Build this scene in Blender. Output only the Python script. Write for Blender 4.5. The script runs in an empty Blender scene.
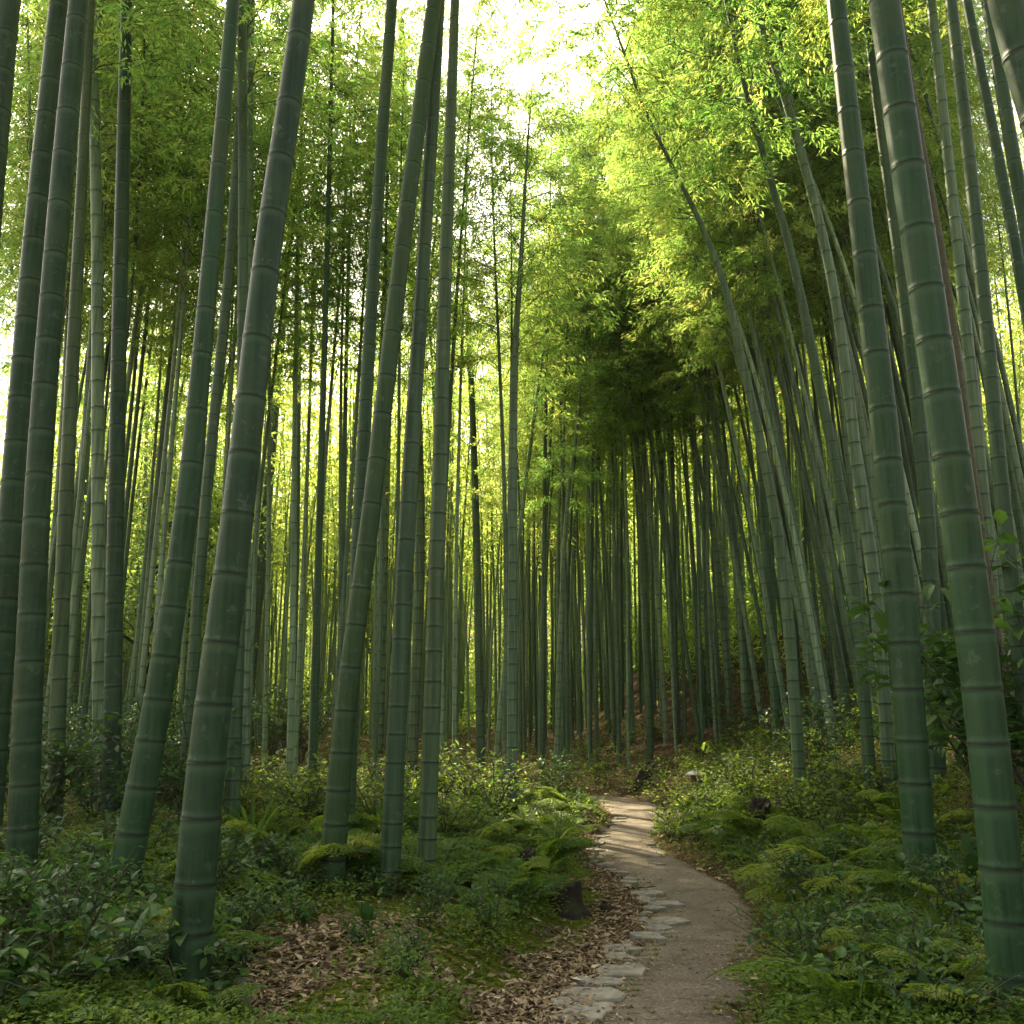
import bpy, math
import numpy as np
from mathutils import Vector, Matrix, Quaternion

SC = bpy.context.scene
COL = SC.collection
rng = np.random.default_rng(11)
PI = math.pi

# ------------------------------------------------------------------ camera model
F, PITCH, CAMZ = 950.0, math.radians(12.0), 1.45
cp, sp = math.cos(PITCH), math.sin(PITCH)
def ray(px, py):
    x = (np.asarray(px, float) - 512) / F
    y = -(np.asarray(py, float) - 512) / F
    return np.stack([x, cp - y * sp, sp + y * cp], -1)
def on_plane_z(px, py, z=0.0):
    d = ray(px, py)
    t = (z - CAMZ) / d[..., 2]
    return np.array([0, 0, CAMZ]) + d * t[..., None]
def on_plane_y(px, py, Y):
    d = ray(px, py)
    t = Y / d[..., 1]
    return np.array([0, 0, CAMZ]) + d * t[..., None]

# ------------------------------------------------------------------ noise
def hash2(ix, iy, s):
    v = np.sin(ix * 127.1 + iy * 311.7 + s * 74.7) * 43758.5453
    return v - np.floor(v)
def vnoise(x, y, s=0):
    ix, iy = np.floor(x), np.floor(y)
    fx, fy = x - ix, y - iy
    fx = fx * fx * (3 - 2 * fx); fy = fy * fy * (3 - 2 * fy)
    a = hash2(ix, iy, s); b = hash2(ix + 1, iy, s); c = hash2(ix, iy + 1, s); d = hash2(ix + 1, iy + 1, s)
    return (a * (1 - fx) + b * fx) * (1 - fy) + (c * (1 - fx) + d * fx) * fy
def fbm(x, y, s=0, o=4):
    r = 0; a = .5; t = 0
    for k in range(o):
        r = r + a * vnoise(x, y, s + k); t += a; a *= .5; x = x * 2.03; y = y * 2.03
    return r / t
def sstep(a, b, x):
    t = np.clip((x - a) / (b - a), 0, 1)
    return t * t * (3 - 2 * t)

# ------------------------------------------------------------------ path outline (on z = 0)
PY = [1020, 1000, 980, 960, 940, 920, 905, 892, 880, 865, 850, 836, 822, 810, 803, 798]
PL = [603, 610, 620, 633, 648, 657, 652, 640, 628, 606, 599, 603, 615, 610, 596, 578]
PR = [743, 748, 752, 756, 757, 755, 750, 738, 720, 690, 660, 652, 662, 664, 648, 622]
Lw = on_plane_z(PL, PY)[:, :2]; Rw = on_plane_z(PR, PY)[:, :2]
pre = [(-6, .25, 1.3), (0, .32, 1.12), (2.5, .38, 1.0)]
Lw = np.vstack([[(a, y) for y, a, b in pre], Lw, [(-.6, 16.9), (-2.2, 17.6), (-5, 19.0), (-12, 22), (-30, 30)]])
Rw = np.vstack([[(b, y) for y, a, b in pre], Rw, [(.6, 18.2), (-1.4, 19.1), (-4.2, 20.4), (-11.4, 23.4), (-29.4, 31.4)]])
def dense(P, n=14):
    out = []
    for i in range(len(P) - 1):
        p0 = P[max(i - 1, 0)]; p1 = P[i]; p2 = P[i + 1]; p3 = P[min(i + 2, len(P) - 1)]
        for k in range(n):
            t = k / n
            out.append(.5 * ((2 * p1) + (-p0 + p2) * t + (2 * p0 - 5 * p1 + 4 * p2 - p3) * t * t + (-p0 + 3 * p1 - 3 * p2 + p3) * t ** 3))
    out.append(P[-1])
    return np.array(out)
LD, RD = dense(Lw), dense(Rw)
CD = (LD + RD) / 2; HW = np.linalg.norm(RD - LD, axis=1) / 2
TAN = np.gradient(CD, axis=0); TAN /= np.linalg.norm(TAN, axis=1)[:, None]
def _exact(q):
    d = np.empty(len(q)); i = np.empty(len(q), int)
    for a in range(0, len(q), 20000):
        D = ((q[a:a + 20000, None, 0] - CD[None, :, 0]) ** 2 + (q[a:a + 20000, None, 1] - CD[None, :, 1]) ** 2) ** .5 - HW[None] * .97
        k = D.argmin(1); i[a:a + 20000] = k; d[a:a + 20000] = D[np.arange(len(k)), k]
    v = q - CD[i]
    return d, np.where(TAN[i, 0] * v[:, 1] - TAN[i, 1] * v[:, 0] > 0, -1, 1)
_x = np.arange(-42, 42.01, .12); _y = np.arange(-9, 66.01, .12)
_XX, _YY = np.meshgrid(_x, _y); _d, _s = _exact(np.stack([_XX.ravel(), _YY.ravel()], -1)); _d = _d.reshape(_XX.shape); _s = _s.reshape(_XX.shape)
def path_dist(x, y):
    """distance outside the path's edge, and side (+1 right/far side, -1 left)"""
    x = np.atleast_1d(np.asarray(x, float)).ravel(); y = np.atleast_1d(np.asarray(y, float)).ravel()
    u = (x + 42) / .12; v = (y + 9) / .12
    u_ = np.clip(u, 0, len(_x) - 1.001); v_ = np.clip(v, 0, len(_y) - 1.001)
    i = u_.astype(int); j = v_.astype(int); a = u_ - i; b = v_ - j
    d = (_d[j, i] * (1 - a) + _d[j, i + 1] * a) * (1 - b) + (_d[j + 1, i] * (1 - a) + _d[j + 1, i + 1] * a) * b
    s = _s[np.rint(v_).astype(int), np.rint(u_).astype(int)]
    far = (u != u_) | (v != v_)
    if far.any():
        q = np.stack([x[far], y[far]], -1); d[far], s[far] = _exact(q)
    return d, s
def ground(x, y):
    x = np.atleast_1d(np.asarray(x, float)).ravel(); y = np.atleast_1d(np.asarray(y, float)).ravel()
    d, s = path_dist(x, y)
    dp = np.maximum(d, 0)
    sl = .055 + .32 * sstep(.4, 5.0, x - .05 * np.maximum(y - 10, 0))
    hr = .10 * sstep(.02, .35, dp) + sl * np.minimum(np.maximum(dp - .1, 0), 9) + .06 * np.maximum(dp - 9, 0)
    strip = .08 + .55 * sstep(11, 7, y)
    hl = .20 * sstep(strip, strip + .35, dp) + .045 * np.minimum(np.maximum(dp - .9, 0), 14)
    h = np.where(s > 0, hr, hl)
    n = (fbm(x * .9, y * .9, 3) - .5) * .30 + (fbm(x * 3.1, y * 3.1, 9) - .5) * .13
    h = h + n * sstep(.05, 1.0, dp) * .8
    h = h - .035 * sstep(.06, -.06, d)
    h = h + np.minimum(.42 * np.maximum(np.hypot(x, y - 6) - 74, 0), 16) * (y > -20) * sstep(-10, 25, y)
    return h
def ground1(x, y): return float(ground([x], [y])[0])
def hit(px, py, off=0.0):
    """the ground point seen at a pixel"""
    px = np.atleast_1d(np.asarray(px, float)); py = np.atleast_1d(np.asarray(py, float))
    d = ray(px, py); o = np.array([0, 0, CAMZ])
    t = np.full(len(px), np.nan); prev = np.full(len(px), 2.0); done = np.zeros(len(px), bool)
    for tt in 2.0 * 1.02 ** np.arange(0, 160):
        k = np.nonzero(~done)[0]
        if not len(k): break
        P = o + d[k] * tt
        b = k[P[:, 2] < ground(P[:, 0], P[:, 1]) + off]
        t[b] = tt * .99; done[b] = True
    t[~done] = 45.0
    P = o + d * t[:, None]
    P[:, 2] = ground(P[:, 0], P[:, 1])
    return P

# ------------------------------------------------------------------ mesh building
class MB:
    def __init__(s): s.v = []; s.f = []; s.a = {}; s.n = 0
    def add(s, v, faces, mat=0, smooth=True, **attr):
        v = np.asarray(v, float).reshape(-1, 3)
        s.v.append(v)
        if not isinstance(faces, list): faces = [faces]
        for f in faces:
            f = np.asarray(f, int)
            s.f.append((f + s.n, mat, smooth))
        for k in set(list(attr) + list(s.a)):
            arr = s.a.setdefault(k, [])
            have = sum(len(q) for q in arr)
            if have < s.n: arr.append(np.zeros(s.n - have))
            val = attr.get(k, 0.0)
            arr.append(np.broadcast_to(np.asarray(val, float), (len(v),)))
        s.n += len(v)
    def mesh(s, name, mats):
        me = bpy.data.meshes.new(name)
        V = np.concatenate(s.v); me.vertices.add(len(V)); me.vertices.foreach_set('co', V.ravel())
        li = np.concatenate([f.ravel() for f, m, sm in s.f])
        tot = np.concatenate([np.full(len(f), f.shape[1]) for f, m, sm in s.f])
        mi = np.concatenate([np.full(len(f), m) for f, m, sm in s.f])
        smo = np.concatenate([np.full(len(f), sm) for f, m, sm in s.f])
        st = np.concatenate([[0], np.cumsum(tot)[:-1]])
        me.loops.add(len(li)); me.loops.foreach_set('vertex_index', li.astype(np.int32))
        me.polygons.add(len(tot)); me.polygons.foreach_set('loop_start', st.astype(np.int32))
        me.polygons.foreach_set('material_index', mi.astype(np.int32))
        me.polygons.foreach_set('use_smooth', smo.astype(bool))
        me.update(calc_edges=True)
        for k, arr in s.a.items():
            A = np.concatenate(arr)
            if len(A) < len(V): A = np.concatenate([A, np.zeros(len(V) - len(A))])
            at = me.attributes.new(k, 'FLOAT', 'POINT'); at.data.foreach_set('value', A.astype(np.float32))
        for m in mats: me.materials.append(m)
        return me

def obj(name, me, parent=None, **props):
    o = bpy.data.objects.new(name, me); COL.objects.link(o)
    if parent is not None: o.parent = parent
    for k, v in props.items(): o[k] = v
    return o
def empty(name, loc, label, cat, group=None, rz=0.0):
    o = bpy.data.objects.new(name, None); COL.objects.link(o)
    o.location = loc; o.rotation_euler = (0, 0, rz); o.empty_display_size = .1
    o['label'] = label; o['category'] = cat
    if group: o['group'] = group
    return o
KIDS = {}
BR = np.random.default_rng(909)
def copy_thing(root, loc, rz, sc, label, group):
    r = root.copy(); COL.objects.link(r)
    r.location = loc; r.rotation_euler = (0, 0, rz); r.scale = (sc, sc, sc) if not hasattr(sc, '__len__') else sc
    r['label'] = label; r['group'] = group
    for ch in KIDS[root.name]:
        c = ch.copy(); COL.objects.link(c); c.parent = r
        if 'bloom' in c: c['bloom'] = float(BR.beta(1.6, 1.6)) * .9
    return r

def nrm(v): return v / np.maximum(np.linalg.norm(v, axis=-1, keepdims=True), 1e-9)
def tube(P, R, sides):
    """tube along P: verts and quads"""
    P = np.asarray(P, float); R = np.asarray(R, float)
    T = nrm(np.gradient(P, axis=0))
    ref = np.array([0.31, 0.95, 0.0]) if abs(T[:, 2]).mean() > .5 else np.array([0, 0, 1.0])
    A = nrm(np.cross(T, ref)); B = np.cross(T, A)
    th = np.arange(sides) * 2 * PI / sides
    V = P[:, None] + R[:, None, None] * (np.cos(th)[None, :, None] * A[:, None] + np.sin(th)[None, :, None] * B[:, None])
    n = len(P); i = np.arange(n - 1)[:, None] * sides; j = np.arange(sides)[None]; k = (j + 1) % sides
    Q = np.stack(np.broadcast_arrays(i + j, i + k, i + sides + k, i + sides + j), -1).reshape(-1, 4)
    return V.reshape(-1, 3), Q
def leaf_d(p, d, n, L, W):
    """slim folded leaves"""
    N = len(p); s = nrm(np.cross(d, n)); n = np.cross(s, d)
    L = L[:, None]; W = W[:, None]
    v = np.stack([p, p + .38 * L * d + W * s + .25 * W * n, p + L * d - .12 * L * n, p + .38 * L * d - W * s + .25 * W * n], 1)
    b = np.arange(N)[:, None] * 4
    f = np.concatenate([b + np.array([0, 2, 1]), b + np.array([0, 3, 2])])
    return v.reshape(-1, 3), f
def leaf_o(p, d, n, L, W, droop=.18):
    """broad ovate leaves with a folded midrib"""
    N = len(p); s = nrm(np.cross(d, n)); n = np.cross(s, d)
    L = L[:, None]; W = W[:, None]
    m1 = p + .33 * L * d; m2 = p + .68 * L * d - droop * .4 * L * n; t = p + L * d - droop * L * n
    up = .22 * W * n
    v = np.stack([p, m1, m2, t, m1 + W * s * .92 + up, m2 + W * s * .72 + up, m1 - W * s * .92 + up, m2 - W * s * .72 + up], 1)
    b = np.arange(N)[:, None] * 8
    F3 = np.concatenate([b + np.array(q) for q in ([0, 1, 4], [0, 6, 1], [2, 3, 5], [2, 7, 3])])
    F4 = np.concatenate([b + np.array(q) for q in ([1, 2, 5, 4], [1, 6, 7, 2])])
    return v.reshape(-1, 3), [F3, F4]

# ------------------------------------------------------------------ materials
def new_mat(name):
    m = bpy.data.materials.new(name); m.use_nodes = True
    nt = m.node_tree; nt.nodes.clear()
    return m, nt
def N(nt, typ, **kw):
    n = nt.nodes.new(typ)
    for k, v in kw.items():
        if k in n.inputs: n.inputs[k].default_value = v
        else: setattr(n, k, v)
    return n
def ramp(nt, stops):
    r = nt.nodes.new('ShaderNodeValToRGB'); e = r.color_ramp.elements
    while len(e) < len(stops): e.new(.5)
    for el, (p, c) in zip(e, stops): el.position = p; el.color = (*c, 1)
    return r
def mixc(nt, fac, a, b, blend='MIX'):
    m = nt.nodes.new('ShaderNodeMix'); m.data_type = 'RGBA'; m.blend_type = blend
    for i, v in ((0, fac), (6, a), (7, b)):
        if hasattr(v, 'is_output'): nt.links.new(v, m.inputs[i])
        else: m.inputs[i].default_value = v if i == 0 else (*v, 1)
    return m.outputs[2]
def mth(nt, op, a, b=0.0, clamp=False):
    m = nt.nodes.new('ShaderNodeMath'); m.operation = op; m.use_clamp = clamp
    for i, v in ((0, a), (1, b)):
        if hasattr(v, 'is_output'): nt.links.new(v, m.inputs[i])
        else: m.inputs[i].default_value = v
    return m.outputs[0]

def leaf_material(name, stops, tstops, trans=.5, gloss=.06, rough=.4):
    m, nt = new_mat(name)
    at = N(nt, 'ShaderNodeAttribute', attribute_name='tint')
    oi = N(nt, 'ShaderNodeObjectInfo')
    f = mth(nt, 'ADD', at.outputs['Fac'], mth(nt, 'MULTIPLY', mth(nt, 'SUBTRACT', oi.outputs['Random'], .5), .45), True)
    r1 = ramp(nt, stops); r2 = ramp(nt, tstops)
    nt.links.new(f, r1.inputs[0]); nt.links.new(f, r2.inputs[0])
    di = N(nt, 'ShaderNodeBsdfDiffuse'); tr = N(nt, 'ShaderNodeBsdfTranslucent'); gl = N(nt, 'ShaderNodeBsdfGlossy', Roughness=rough)
    nt.links.new(r1.outputs[0], di.inputs[0]); nt.links.new(r2.outputs[0], tr.inputs[0])
    mx = N(nt, 'ShaderNodeMixShader', Fac=trans); nt.links.new(di.outputs[0], mx.inputs[1]); nt.links.new(tr.outputs[0], mx.inputs[2])
    lw = N(nt, 'ShaderNodeLayerWeight', Blend=.35)
    g = mth(nt, 'ADD', mth(nt, 'MULTIPLY', lw.outputs['Fresnel'], gloss * 1.5), gloss * .5, True)
    m2 = N(nt, 'ShaderNodeMixShader'); nt.links.new(g, m2.inputs[0]); nt.links.new(mx.outputs[0], m2.inputs[1]); nt.links.new(gl.outputs[0], m2.inputs[2])
    out = N(nt, 'ShaderNodeOutputMaterial'); nt.links.new(m2.outputs[0], out.inputs[0])
    return m
M = {}
M['bamboo_leaf'] = leaf_material('bamboo_leaf', [(0, (.045, .115, .024)), (.5, (.080, .180, .030)), (1, (.150, .235, .035))],
                                 [(0, (.18, .43, .08)), (.5, (.41, .62, .11)), (1, (.78, .77, .17))], .58, .02, .5)
M['tree_leaf'] = leaf_material('tree_leaf', [(0, (.05, .10, .015)), (1, (.13, .20, .03))], [(0, (.22, .40, .05)), (1, (.52, .60, .09))], .55, .02, .5)
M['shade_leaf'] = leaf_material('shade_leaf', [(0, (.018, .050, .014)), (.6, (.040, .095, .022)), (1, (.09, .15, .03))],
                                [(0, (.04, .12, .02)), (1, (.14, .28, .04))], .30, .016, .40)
M['fern_leaf'] = leaf_material('fern_leaf', [(0, (.035, .080, .014)), (.5, (.085, .150, .020)), (.85, (.19, .23, .03)), (1, (.28, .22, .05))],
                               [(0, (.12, .28, .03)), (1, (.42, .52, .05))], .40, .012, .45)
M['moss_leaf'] = leaf_material('moss_leaf', [(0, (.07, .10, .01)), (1, (.23, .27, .025))], [(0, (.08, .14, .02)), (1, (.2, .26, .03))], .3, .0, .6)
M['litter'] = leaf_material('litter', [(0, (.09, .065, .038)), (.5, (.28, .205, .115)), (.85, (.44, .35, .21)), (1, (.58, .50, .35))],
                            [(0, (.05, .03, .02)), (1, (.3, .2, .1))], .15, .02, .5)

def culm_material():
    m, nt = new_mat('bamboo_culm')
    tc = N(nt, 'ShaderNodeTexCoord'); oi = N(nt, 'ShaderNodeObjectInfo')
    mp = N(nt, 'ShaderNodeMapping'); mp.inputs['Scale'].default_value = (26, 26, 1.1); nt.links.new(tc.outputs['Object'], mp.inputs[0])
    n1 = N(nt, 'ShaderNodeTexNoise', Scale=1.0, Detail=5.0, Roughness=.6); nt.links.new(mp.outputs[0], n1.inputs[0])
    n2 = N(nt, 'ShaderNodeTexNoise', Scale=3.2, Detail=6.0, Roughness=.65); nt.links.new(tc.outputs['Object'], n2.inputs[0])
    n3 = N(nt, 'ShaderNodeTexNoise', Scale=42.0, Detail=4.0, Roughness=.7); nt.links.new(tc.outputs['Object'], n3.inputs[0])
    r0 = ramp(nt, [(0, (.009, .030, .012)), (.35, (.013, .040, .015)), (.7, (.016, .050, .017)), (.93, (.034, .062, .018)), (1, (.09, .075, .03))])
    nt.links.new(oi.outputs['Random'], r0.inputs[0])
    r1 = ramp(nt, [(.3, (.42, .46, .40)), (.5, (1, 1, 1)), (.72, (1.7, 1.55, 1.4))]); nt.links.new(n1.outputs[0], r1.inputs[0])
    c = mixc(nt, .75, r0.outputs[0], r1.outputs[0], 'MULTIPLY')
    r2 = ramp(nt, [(.40, (0, 0, 0)), (.60, (1, 1, 1))]); nt.links.new(n2.outputs[0], r2.inputs[0])
    c = mixc(nt, mth(nt, 'MULTIPLY', r2.outputs[0], .55), c, (.026, .058, .028))
    n5 = N(nt, 'ShaderNodeTexNoise', Scale=1.7, Detail=4.0, Roughness=.6); nt.links.new(tc.outputs['Object'], n5.inputs[0])
    r5 = ramp(nt, [(.52, (0, 0, 0)), (.70, (1, 1, 1))]); nt.links.new(n5.outputs[0], r5.inputs[0])
    c = mixc(nt, mth(nt, 'MULTIPLY', r5.outputs[0], .45), c, (.044, .054, .015))
    n6 = N(nt, 'ShaderNodeTexNoise', Scale=11.0, Detail=6.0, Roughness=.75); nt.links.new(tc.outputs['Object'], n6.inputs[0])
    r6 = ramp(nt, [(.585, (0, 0, 0)), (.64, (1, 1, 1))]); nt.links.new(n6.outputs[0], r6.inputs[0])
    c = mixc(nt, mth(nt, 'MULTIPLY', r6.outputs[0], .40), c, (.095, .12, .085))
    r3 = ramp(nt, [(.56, (0, 0, 0)), (.68, (1, 1, 1))]); nt.links.new(n3.outputs[0], r3.inputs[0])
    c = mixc(nt, mth(nt, 'MULTIPLY', r3.outputs[0], .30), c, (.025, .035, .022))
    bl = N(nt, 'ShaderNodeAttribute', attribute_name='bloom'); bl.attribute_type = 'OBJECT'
    c = mixc(nt, bl.outputs['Fac'], c, mixc(nt, 1.0, (.170, .245, .150), r1.outputs[0], 'MULTIPLY'))  # waxy paleness per plant, raised to paint soft frontal light onto far culms
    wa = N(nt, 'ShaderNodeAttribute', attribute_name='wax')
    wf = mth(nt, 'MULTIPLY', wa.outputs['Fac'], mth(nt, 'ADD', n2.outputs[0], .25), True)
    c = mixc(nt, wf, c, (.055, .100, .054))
    na = N(nt, 'ShaderNodeAttribute', attribute_name='node')
    c = mixc(nt, na.outputs['Fac'], c, (.011, .015, .008))
    b = N(nt, 'ShaderNodeBsdfPrincipled', Roughness=.46); b.inputs['Specular IOR Level'].default_value = .16
    rr = N(nt, 'ShaderNodeMapRange'); rr.inputs[3].default_value = .36; rr.inputs[4].default_value = .62
    nt.links.new(n3.outputs[0], rr.inputs[0]); nt.links.new(rr.outputs[0], b.inputs['Roughness'])
    nt.links.new(c, b.inputs['Base Color'])
    bp = N(nt, 'ShaderNodeBump', Strength=.25, Distance=.01); nt.links.new(n1.outputs[0], bp.inputs['Height']); nt.links.new(bp.outputs[0], b.inputs['Normal'])
    out = N(nt, 'ShaderNodeOutputMaterial'); nt.links.new(b.outputs[0], out.inputs[0])
    return m
M['culm'] = culm_material()

def simple_mat(name, c1, c2, scale=8.0, rough=.8, bump=.3, c3=None, thr=.6, spec=.3):
    m, nt = new_mat(name)
    tc = N(nt, 'ShaderNodeTexCoord')
    n1 = N(nt, 'ShaderNodeTexNoise', Scale=scale, Detail=8.0, Roughness=.65); nt.links.new(tc.outputs['Object'], n1.inputs[0])
    r = ramp(nt, [(.3, c1), (.7, c2)]); nt.links.new(n1.outputs[0], r.inputs[0]); c = r.outputs[0]
    if c3:
        n2 = N(nt, 'ShaderNodeTexNoise', Scale=scale * .35, Detail=5.0); nt.links.new(tc.outputs['Object'], n2.inputs[0])
        r2 = ramp(nt, [(thr - .06, (0, 0, 0)), (thr + .06, (1, 1, 1))]); nt.links.new(n2.outputs[0], r2.inputs[0])
        c = mixc(nt, r2.outputs[0], c, c3)
    b = N(nt, 'ShaderNodeBsdfPrincipled', Roughness=rough); b.inputs['Specular IOR Level'].default_value = spec
    nt.links.new(c, b.inputs['Base Color'])
    bp = N(nt, 'ShaderNodeBump', Strength=bump, Distance=.03); nt.links.new(n1.outputs[0], bp.inputs['Height']); nt.links.new(bp.outputs[0], b.inputs['Normal'])
    out = N(nt, 'ShaderNodeOutputMaterial'); nt.links.new(b.outputs[0], out.inputs[0])
    return m
M['dead_culm'] = simple_mat('dead_culm', (.034, .036, .015), (.072, .066, .026), 9, .6, .2)
M['twig'] = simple_mat('twig', (.035, .05, .02), (.07, .09, .035), 10, .7)
M['stem'] = simple_mat('stem', (.03, .04, .018), (.06, .055, .03), 20, .7)
M['bark'] = simple_mat('bark', (.012, .010, .008), (.045, .036, .026), 9, .9, .6)
M['dead_wood'] = simple_mat('dead_wood', (.010, .008, .006), (.038, .028, .019), 14, .9, .7, (.035, .05, .014), .62)
M['stone'] = simple_mat('stone', (.11, .102, .085), (.29, .27, .22), 14, .85, .5, (.10, .115, .06), .66)
M['dark_stone'] = simple_mat('dark_stone', (.035, .03, .025), (.085, .072, .058), 14, .9, .6)
M['pale_stone'] = simple_mat('pale_stone', (.42, .42, .38), (.60, .60, .55), 30, .8, .2, (.25, .28, .18), .66)
M['moss_stone'] = simple_mat('moss_stone', (.10, .11, .08), (.20, .20, .15), 30, .85, .3, (.07, .11, .03), .5)

def path_material():
    m, nt = new_mat('trodden_path')
    tc = N(nt, 'ShaderNodeTexCoord'); P = tc.outputs['Object']
    n1 = N(nt, 'ShaderNodeTexNoise', Scale=1.3, Detail=6.0, Roughness=.6); nt.links.new(P, n1.inputs[0])
    n2 = N(nt, 'ShaderNodeTexNoise', Scale=55.0, Detail=6.0, Roughness=.75); nt.links.new(P, n2.inputs[0])
    v = N(nt, 'ShaderNodeTexVoronoi', Scale=85.0); nt.links.new(P, v.inputs[0])
    r1 = ramp(nt, [(.3, (.125, .102, .078)), (.55, (.180, .150, .115)), (.75, (.225, .192, .148))]); nt.links.new(n1.outputs[0], r1.inputs[0])
    r2 = ramp(nt, [(.32, (.30, .28, .26)), (.52, (1, 1, 1)), (.70, (1.75, 1.7, 1.6))]); nt.links.new(n2.outputs[0], r2.inputs[0])
    c = mixc(nt, .8, r1.outputs[0], r2.outputs[0], 'MULTIPLY')
    rs = ramp(nt, [(.80, (0, 0, 0)), (.86, (1, 1, 1))]); nt.links.new(v.outputs['Color'], rs.inputs[0])
    c = mixc(nt, mth(nt, 'MULTIPLY', rs.outputs[0], .6), c, (.34, .29, .23))
    nd = N(nt, 'ShaderNodeTexNoise', Scale=3.4, Detail=7.0, Roughness=.7); nt.links.new(P, nd.inputs[0])
    rd = ramp(nt, [(.50, (0, 0, 0)), (.64, (1, 1, 1))]); nt.links.new(nd.outputs[0], rd.inputs[0])
    c = mixc(nt, mth(nt, 'MULTIPLY', rd.outputs[0], .55), c, (.072, .060, .044))
    vc = N(nt, 'ShaderNodeTexVoronoi', Scale=1.5, feature='DISTANCE_TO_EDGE'); 
    wp = mixc(nt, .12, P, nd.outputs['Color'], 'ADD'); nt.links.new(wp, vc.inputs[0])
    rc = ramp(nt, [(0, (1, 1, 1)), (.012, (0, 0, 0))]); nt.links.new(vc.outputs['Distance'], rc.inputs[0])
    c = mixc(nt, mth(nt, 'MULTIPLY', rc.outputs[0], mth(nt, 'MULTIPLY', rd.outputs[0], .8)), c, (.03, .025, .018))
    e = N(nt, 'ShaderNodeAttribute', attribute_name='edge')
    n4 = N(nt, 'ShaderNodeTexNoise', Scale=7.0, Detail=5.0); nt.links.new(P, n4.inputs[0])
    ef = mth(nt, 'MULTIPLY', mth(nt, 'SUBTRACT', mth(nt, 'ADD', e.outputs['Fac'], n4.outputs[0]), .95), 3.0, True)
    c = mixc(nt, mth(nt, 'MULTIPLY', ef, .8), c, (.065, .06, .026))
    b = N(nt, 'ShaderNodeBsdfPrincipled', Roughness=.9); b.inputs['Specular IOR Level'].default_value = .2
    nt.links.new(c, b.inputs['Base Color'])
    bp = N(nt, 'ShaderNodeBump', Strength=.9, Distance=.014); nt.links.new(n2.outputs[0], bp.inputs['Height'])
    bp2 = N(nt, 'ShaderNodeBump', Strength=.3, Distance=.05); nt.links.new(n4.outputs[0], bp2.inputs['Height']); nt.links.new(bp.outputs[0], bp2.inputs['Normal'])
    nt.links.new(bp2.outputs[0], b.inputs['Normal'])
    out = N(nt, 'ShaderNodeOutputMaterial'); nt.links.new(b.outputs[0], out.inputs[0])
    return m
M['path'] = path_material()
def ground_material():
    m, nt = new_mat('forest_soil')
    tc = N(nt, 'ShaderNodeTexCoord'); P = tc.outputs['Object']
    n1 = N(nt, 'ShaderNodeTexNoise', Scale=2.2, Detail=7.0, Roughness=.65); nt.links.new(P, n1.inputs[0])
    n2 = N(nt, 'ShaderNodeTexNoise', Scale=38.0, Detail=6.0, Roughness=.75); nt.links.new(P, n2.inputs[0])
    v = N(nt, 'ShaderNodeTexVoronoi', Scale=34.0, Randomness=1.0)
    mp = N(nt, 'ShaderNodeMapping'); mp.inputs['Scale'].default_value = (1, 1.9, 1); mp.inputs['Rotation'].default_value = (0, 0, .6)
    nt.links.new(P, mp.inputs[0]); nt.links.new(mp.outputs[0], v.inputs[0])
    r1 = ramp(nt, [(.3, (.035, .024, .015)), (.5, (.078, .052, .030)), (.72, (.14, .095, .055))]); nt.links.new(n1.outputs[0], r1.inputs[0])
    rv = ramp(nt, [(.2, (.45, .42, .40)), (.6, (1.1, 1.05, 1)), (.9, (2.0, 1.9, 1.7))]); nt.links.new(v.outputs['Color'], rv.inputs[0])
    c = mixc(nt, .7, r1.outputs[0], rv.outputs[0], 'MULTIPLY')
    mo = N(nt, 'ShaderNodeAttribute', attribute_name='mossy')
    mf = mth(nt, 'MULTIPLY', mth(nt, 'SUBTRACT', mth(nt, 'ADD', mo.outputs['Fac'], mth(nt, 'MULTIPLY', n1.outputs[0], .8)), .80), 5.0, True)
    mc = ramp(nt, [(.35, (.04, .06, .008)), (.65, (.13, .165, .018))]); nt.links.new(n2.outputs[0], mc.inputs[0])
    c = mixc(nt, mf, c, mc.outputs[0])
    b = N(nt, 'ShaderNodeBsdfPrincipled', Roughness=.95); b.inputs['Specular IOR Level'].default_value = .1
    nt.links.new(c, b.inputs['Base Color'])
    bp = N(nt, 'ShaderNodeBump', Strength=.8, Distance=.03); nt.links.new(n2.outputs[0], bp.inputs['Height']); nt.links.new(bp.outputs[0], b.inputs['Normal'])
    out = N(nt, 'ShaderNodeOutputMaterial'); nt.links.new(b.outputs[0], out.inputs[0])
    return m
M['ground'] = ground_material()

# ------------------------------------------------------------------ ground and path
def mossy(x, y):
    d, s = path_dist(x, y)
    b = fbm(x * 1.1, y * 1.1, 21)
    left = np.where(s < 0, .35 + .9 * (b - .5), .15 + .8 * (b - .5))
    for cx, cy, r in MOSS: left = np.maximum(left, 1.05 * np.exp(-((x - cx) ** 2 + (y - cy) ** 2) / r ** 2))
    return np.clip(left, 0, 1) * sstep(.0, .5, d)
_mh = hit([385, 425, 500, 545, 470, 345, 560, 590, 445], [985, 1000, 925, 905, 960, 1005, 880, 872, 900])
MOSS = [(p[0], p[1], .14 + .05 * p[1]) for p in _mh]
def grid_axis(lo, hi, c, fine, n_f, growth):
    a = list(np.arange(-n_f, n_f + 1) * fine + c)
    st = fine
    while a[-1] < hi: st *= growth; a.append(a[-1] + st)
    st = fine
    while a[0] > lo: st *= growth; a.insert(0, a[0] - st)
    return np.array(a)
gx = grid_axis(-160, 160, .4, .055, 75, 1.045); gy = grid_axis(-60, 220, 6.5, .065, 85, 1.035)
X, Y = np.meshgrid(gx, gy); sh = X.shape
Z = ground(X, Y).reshape(sh)
mb = MB()
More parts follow.
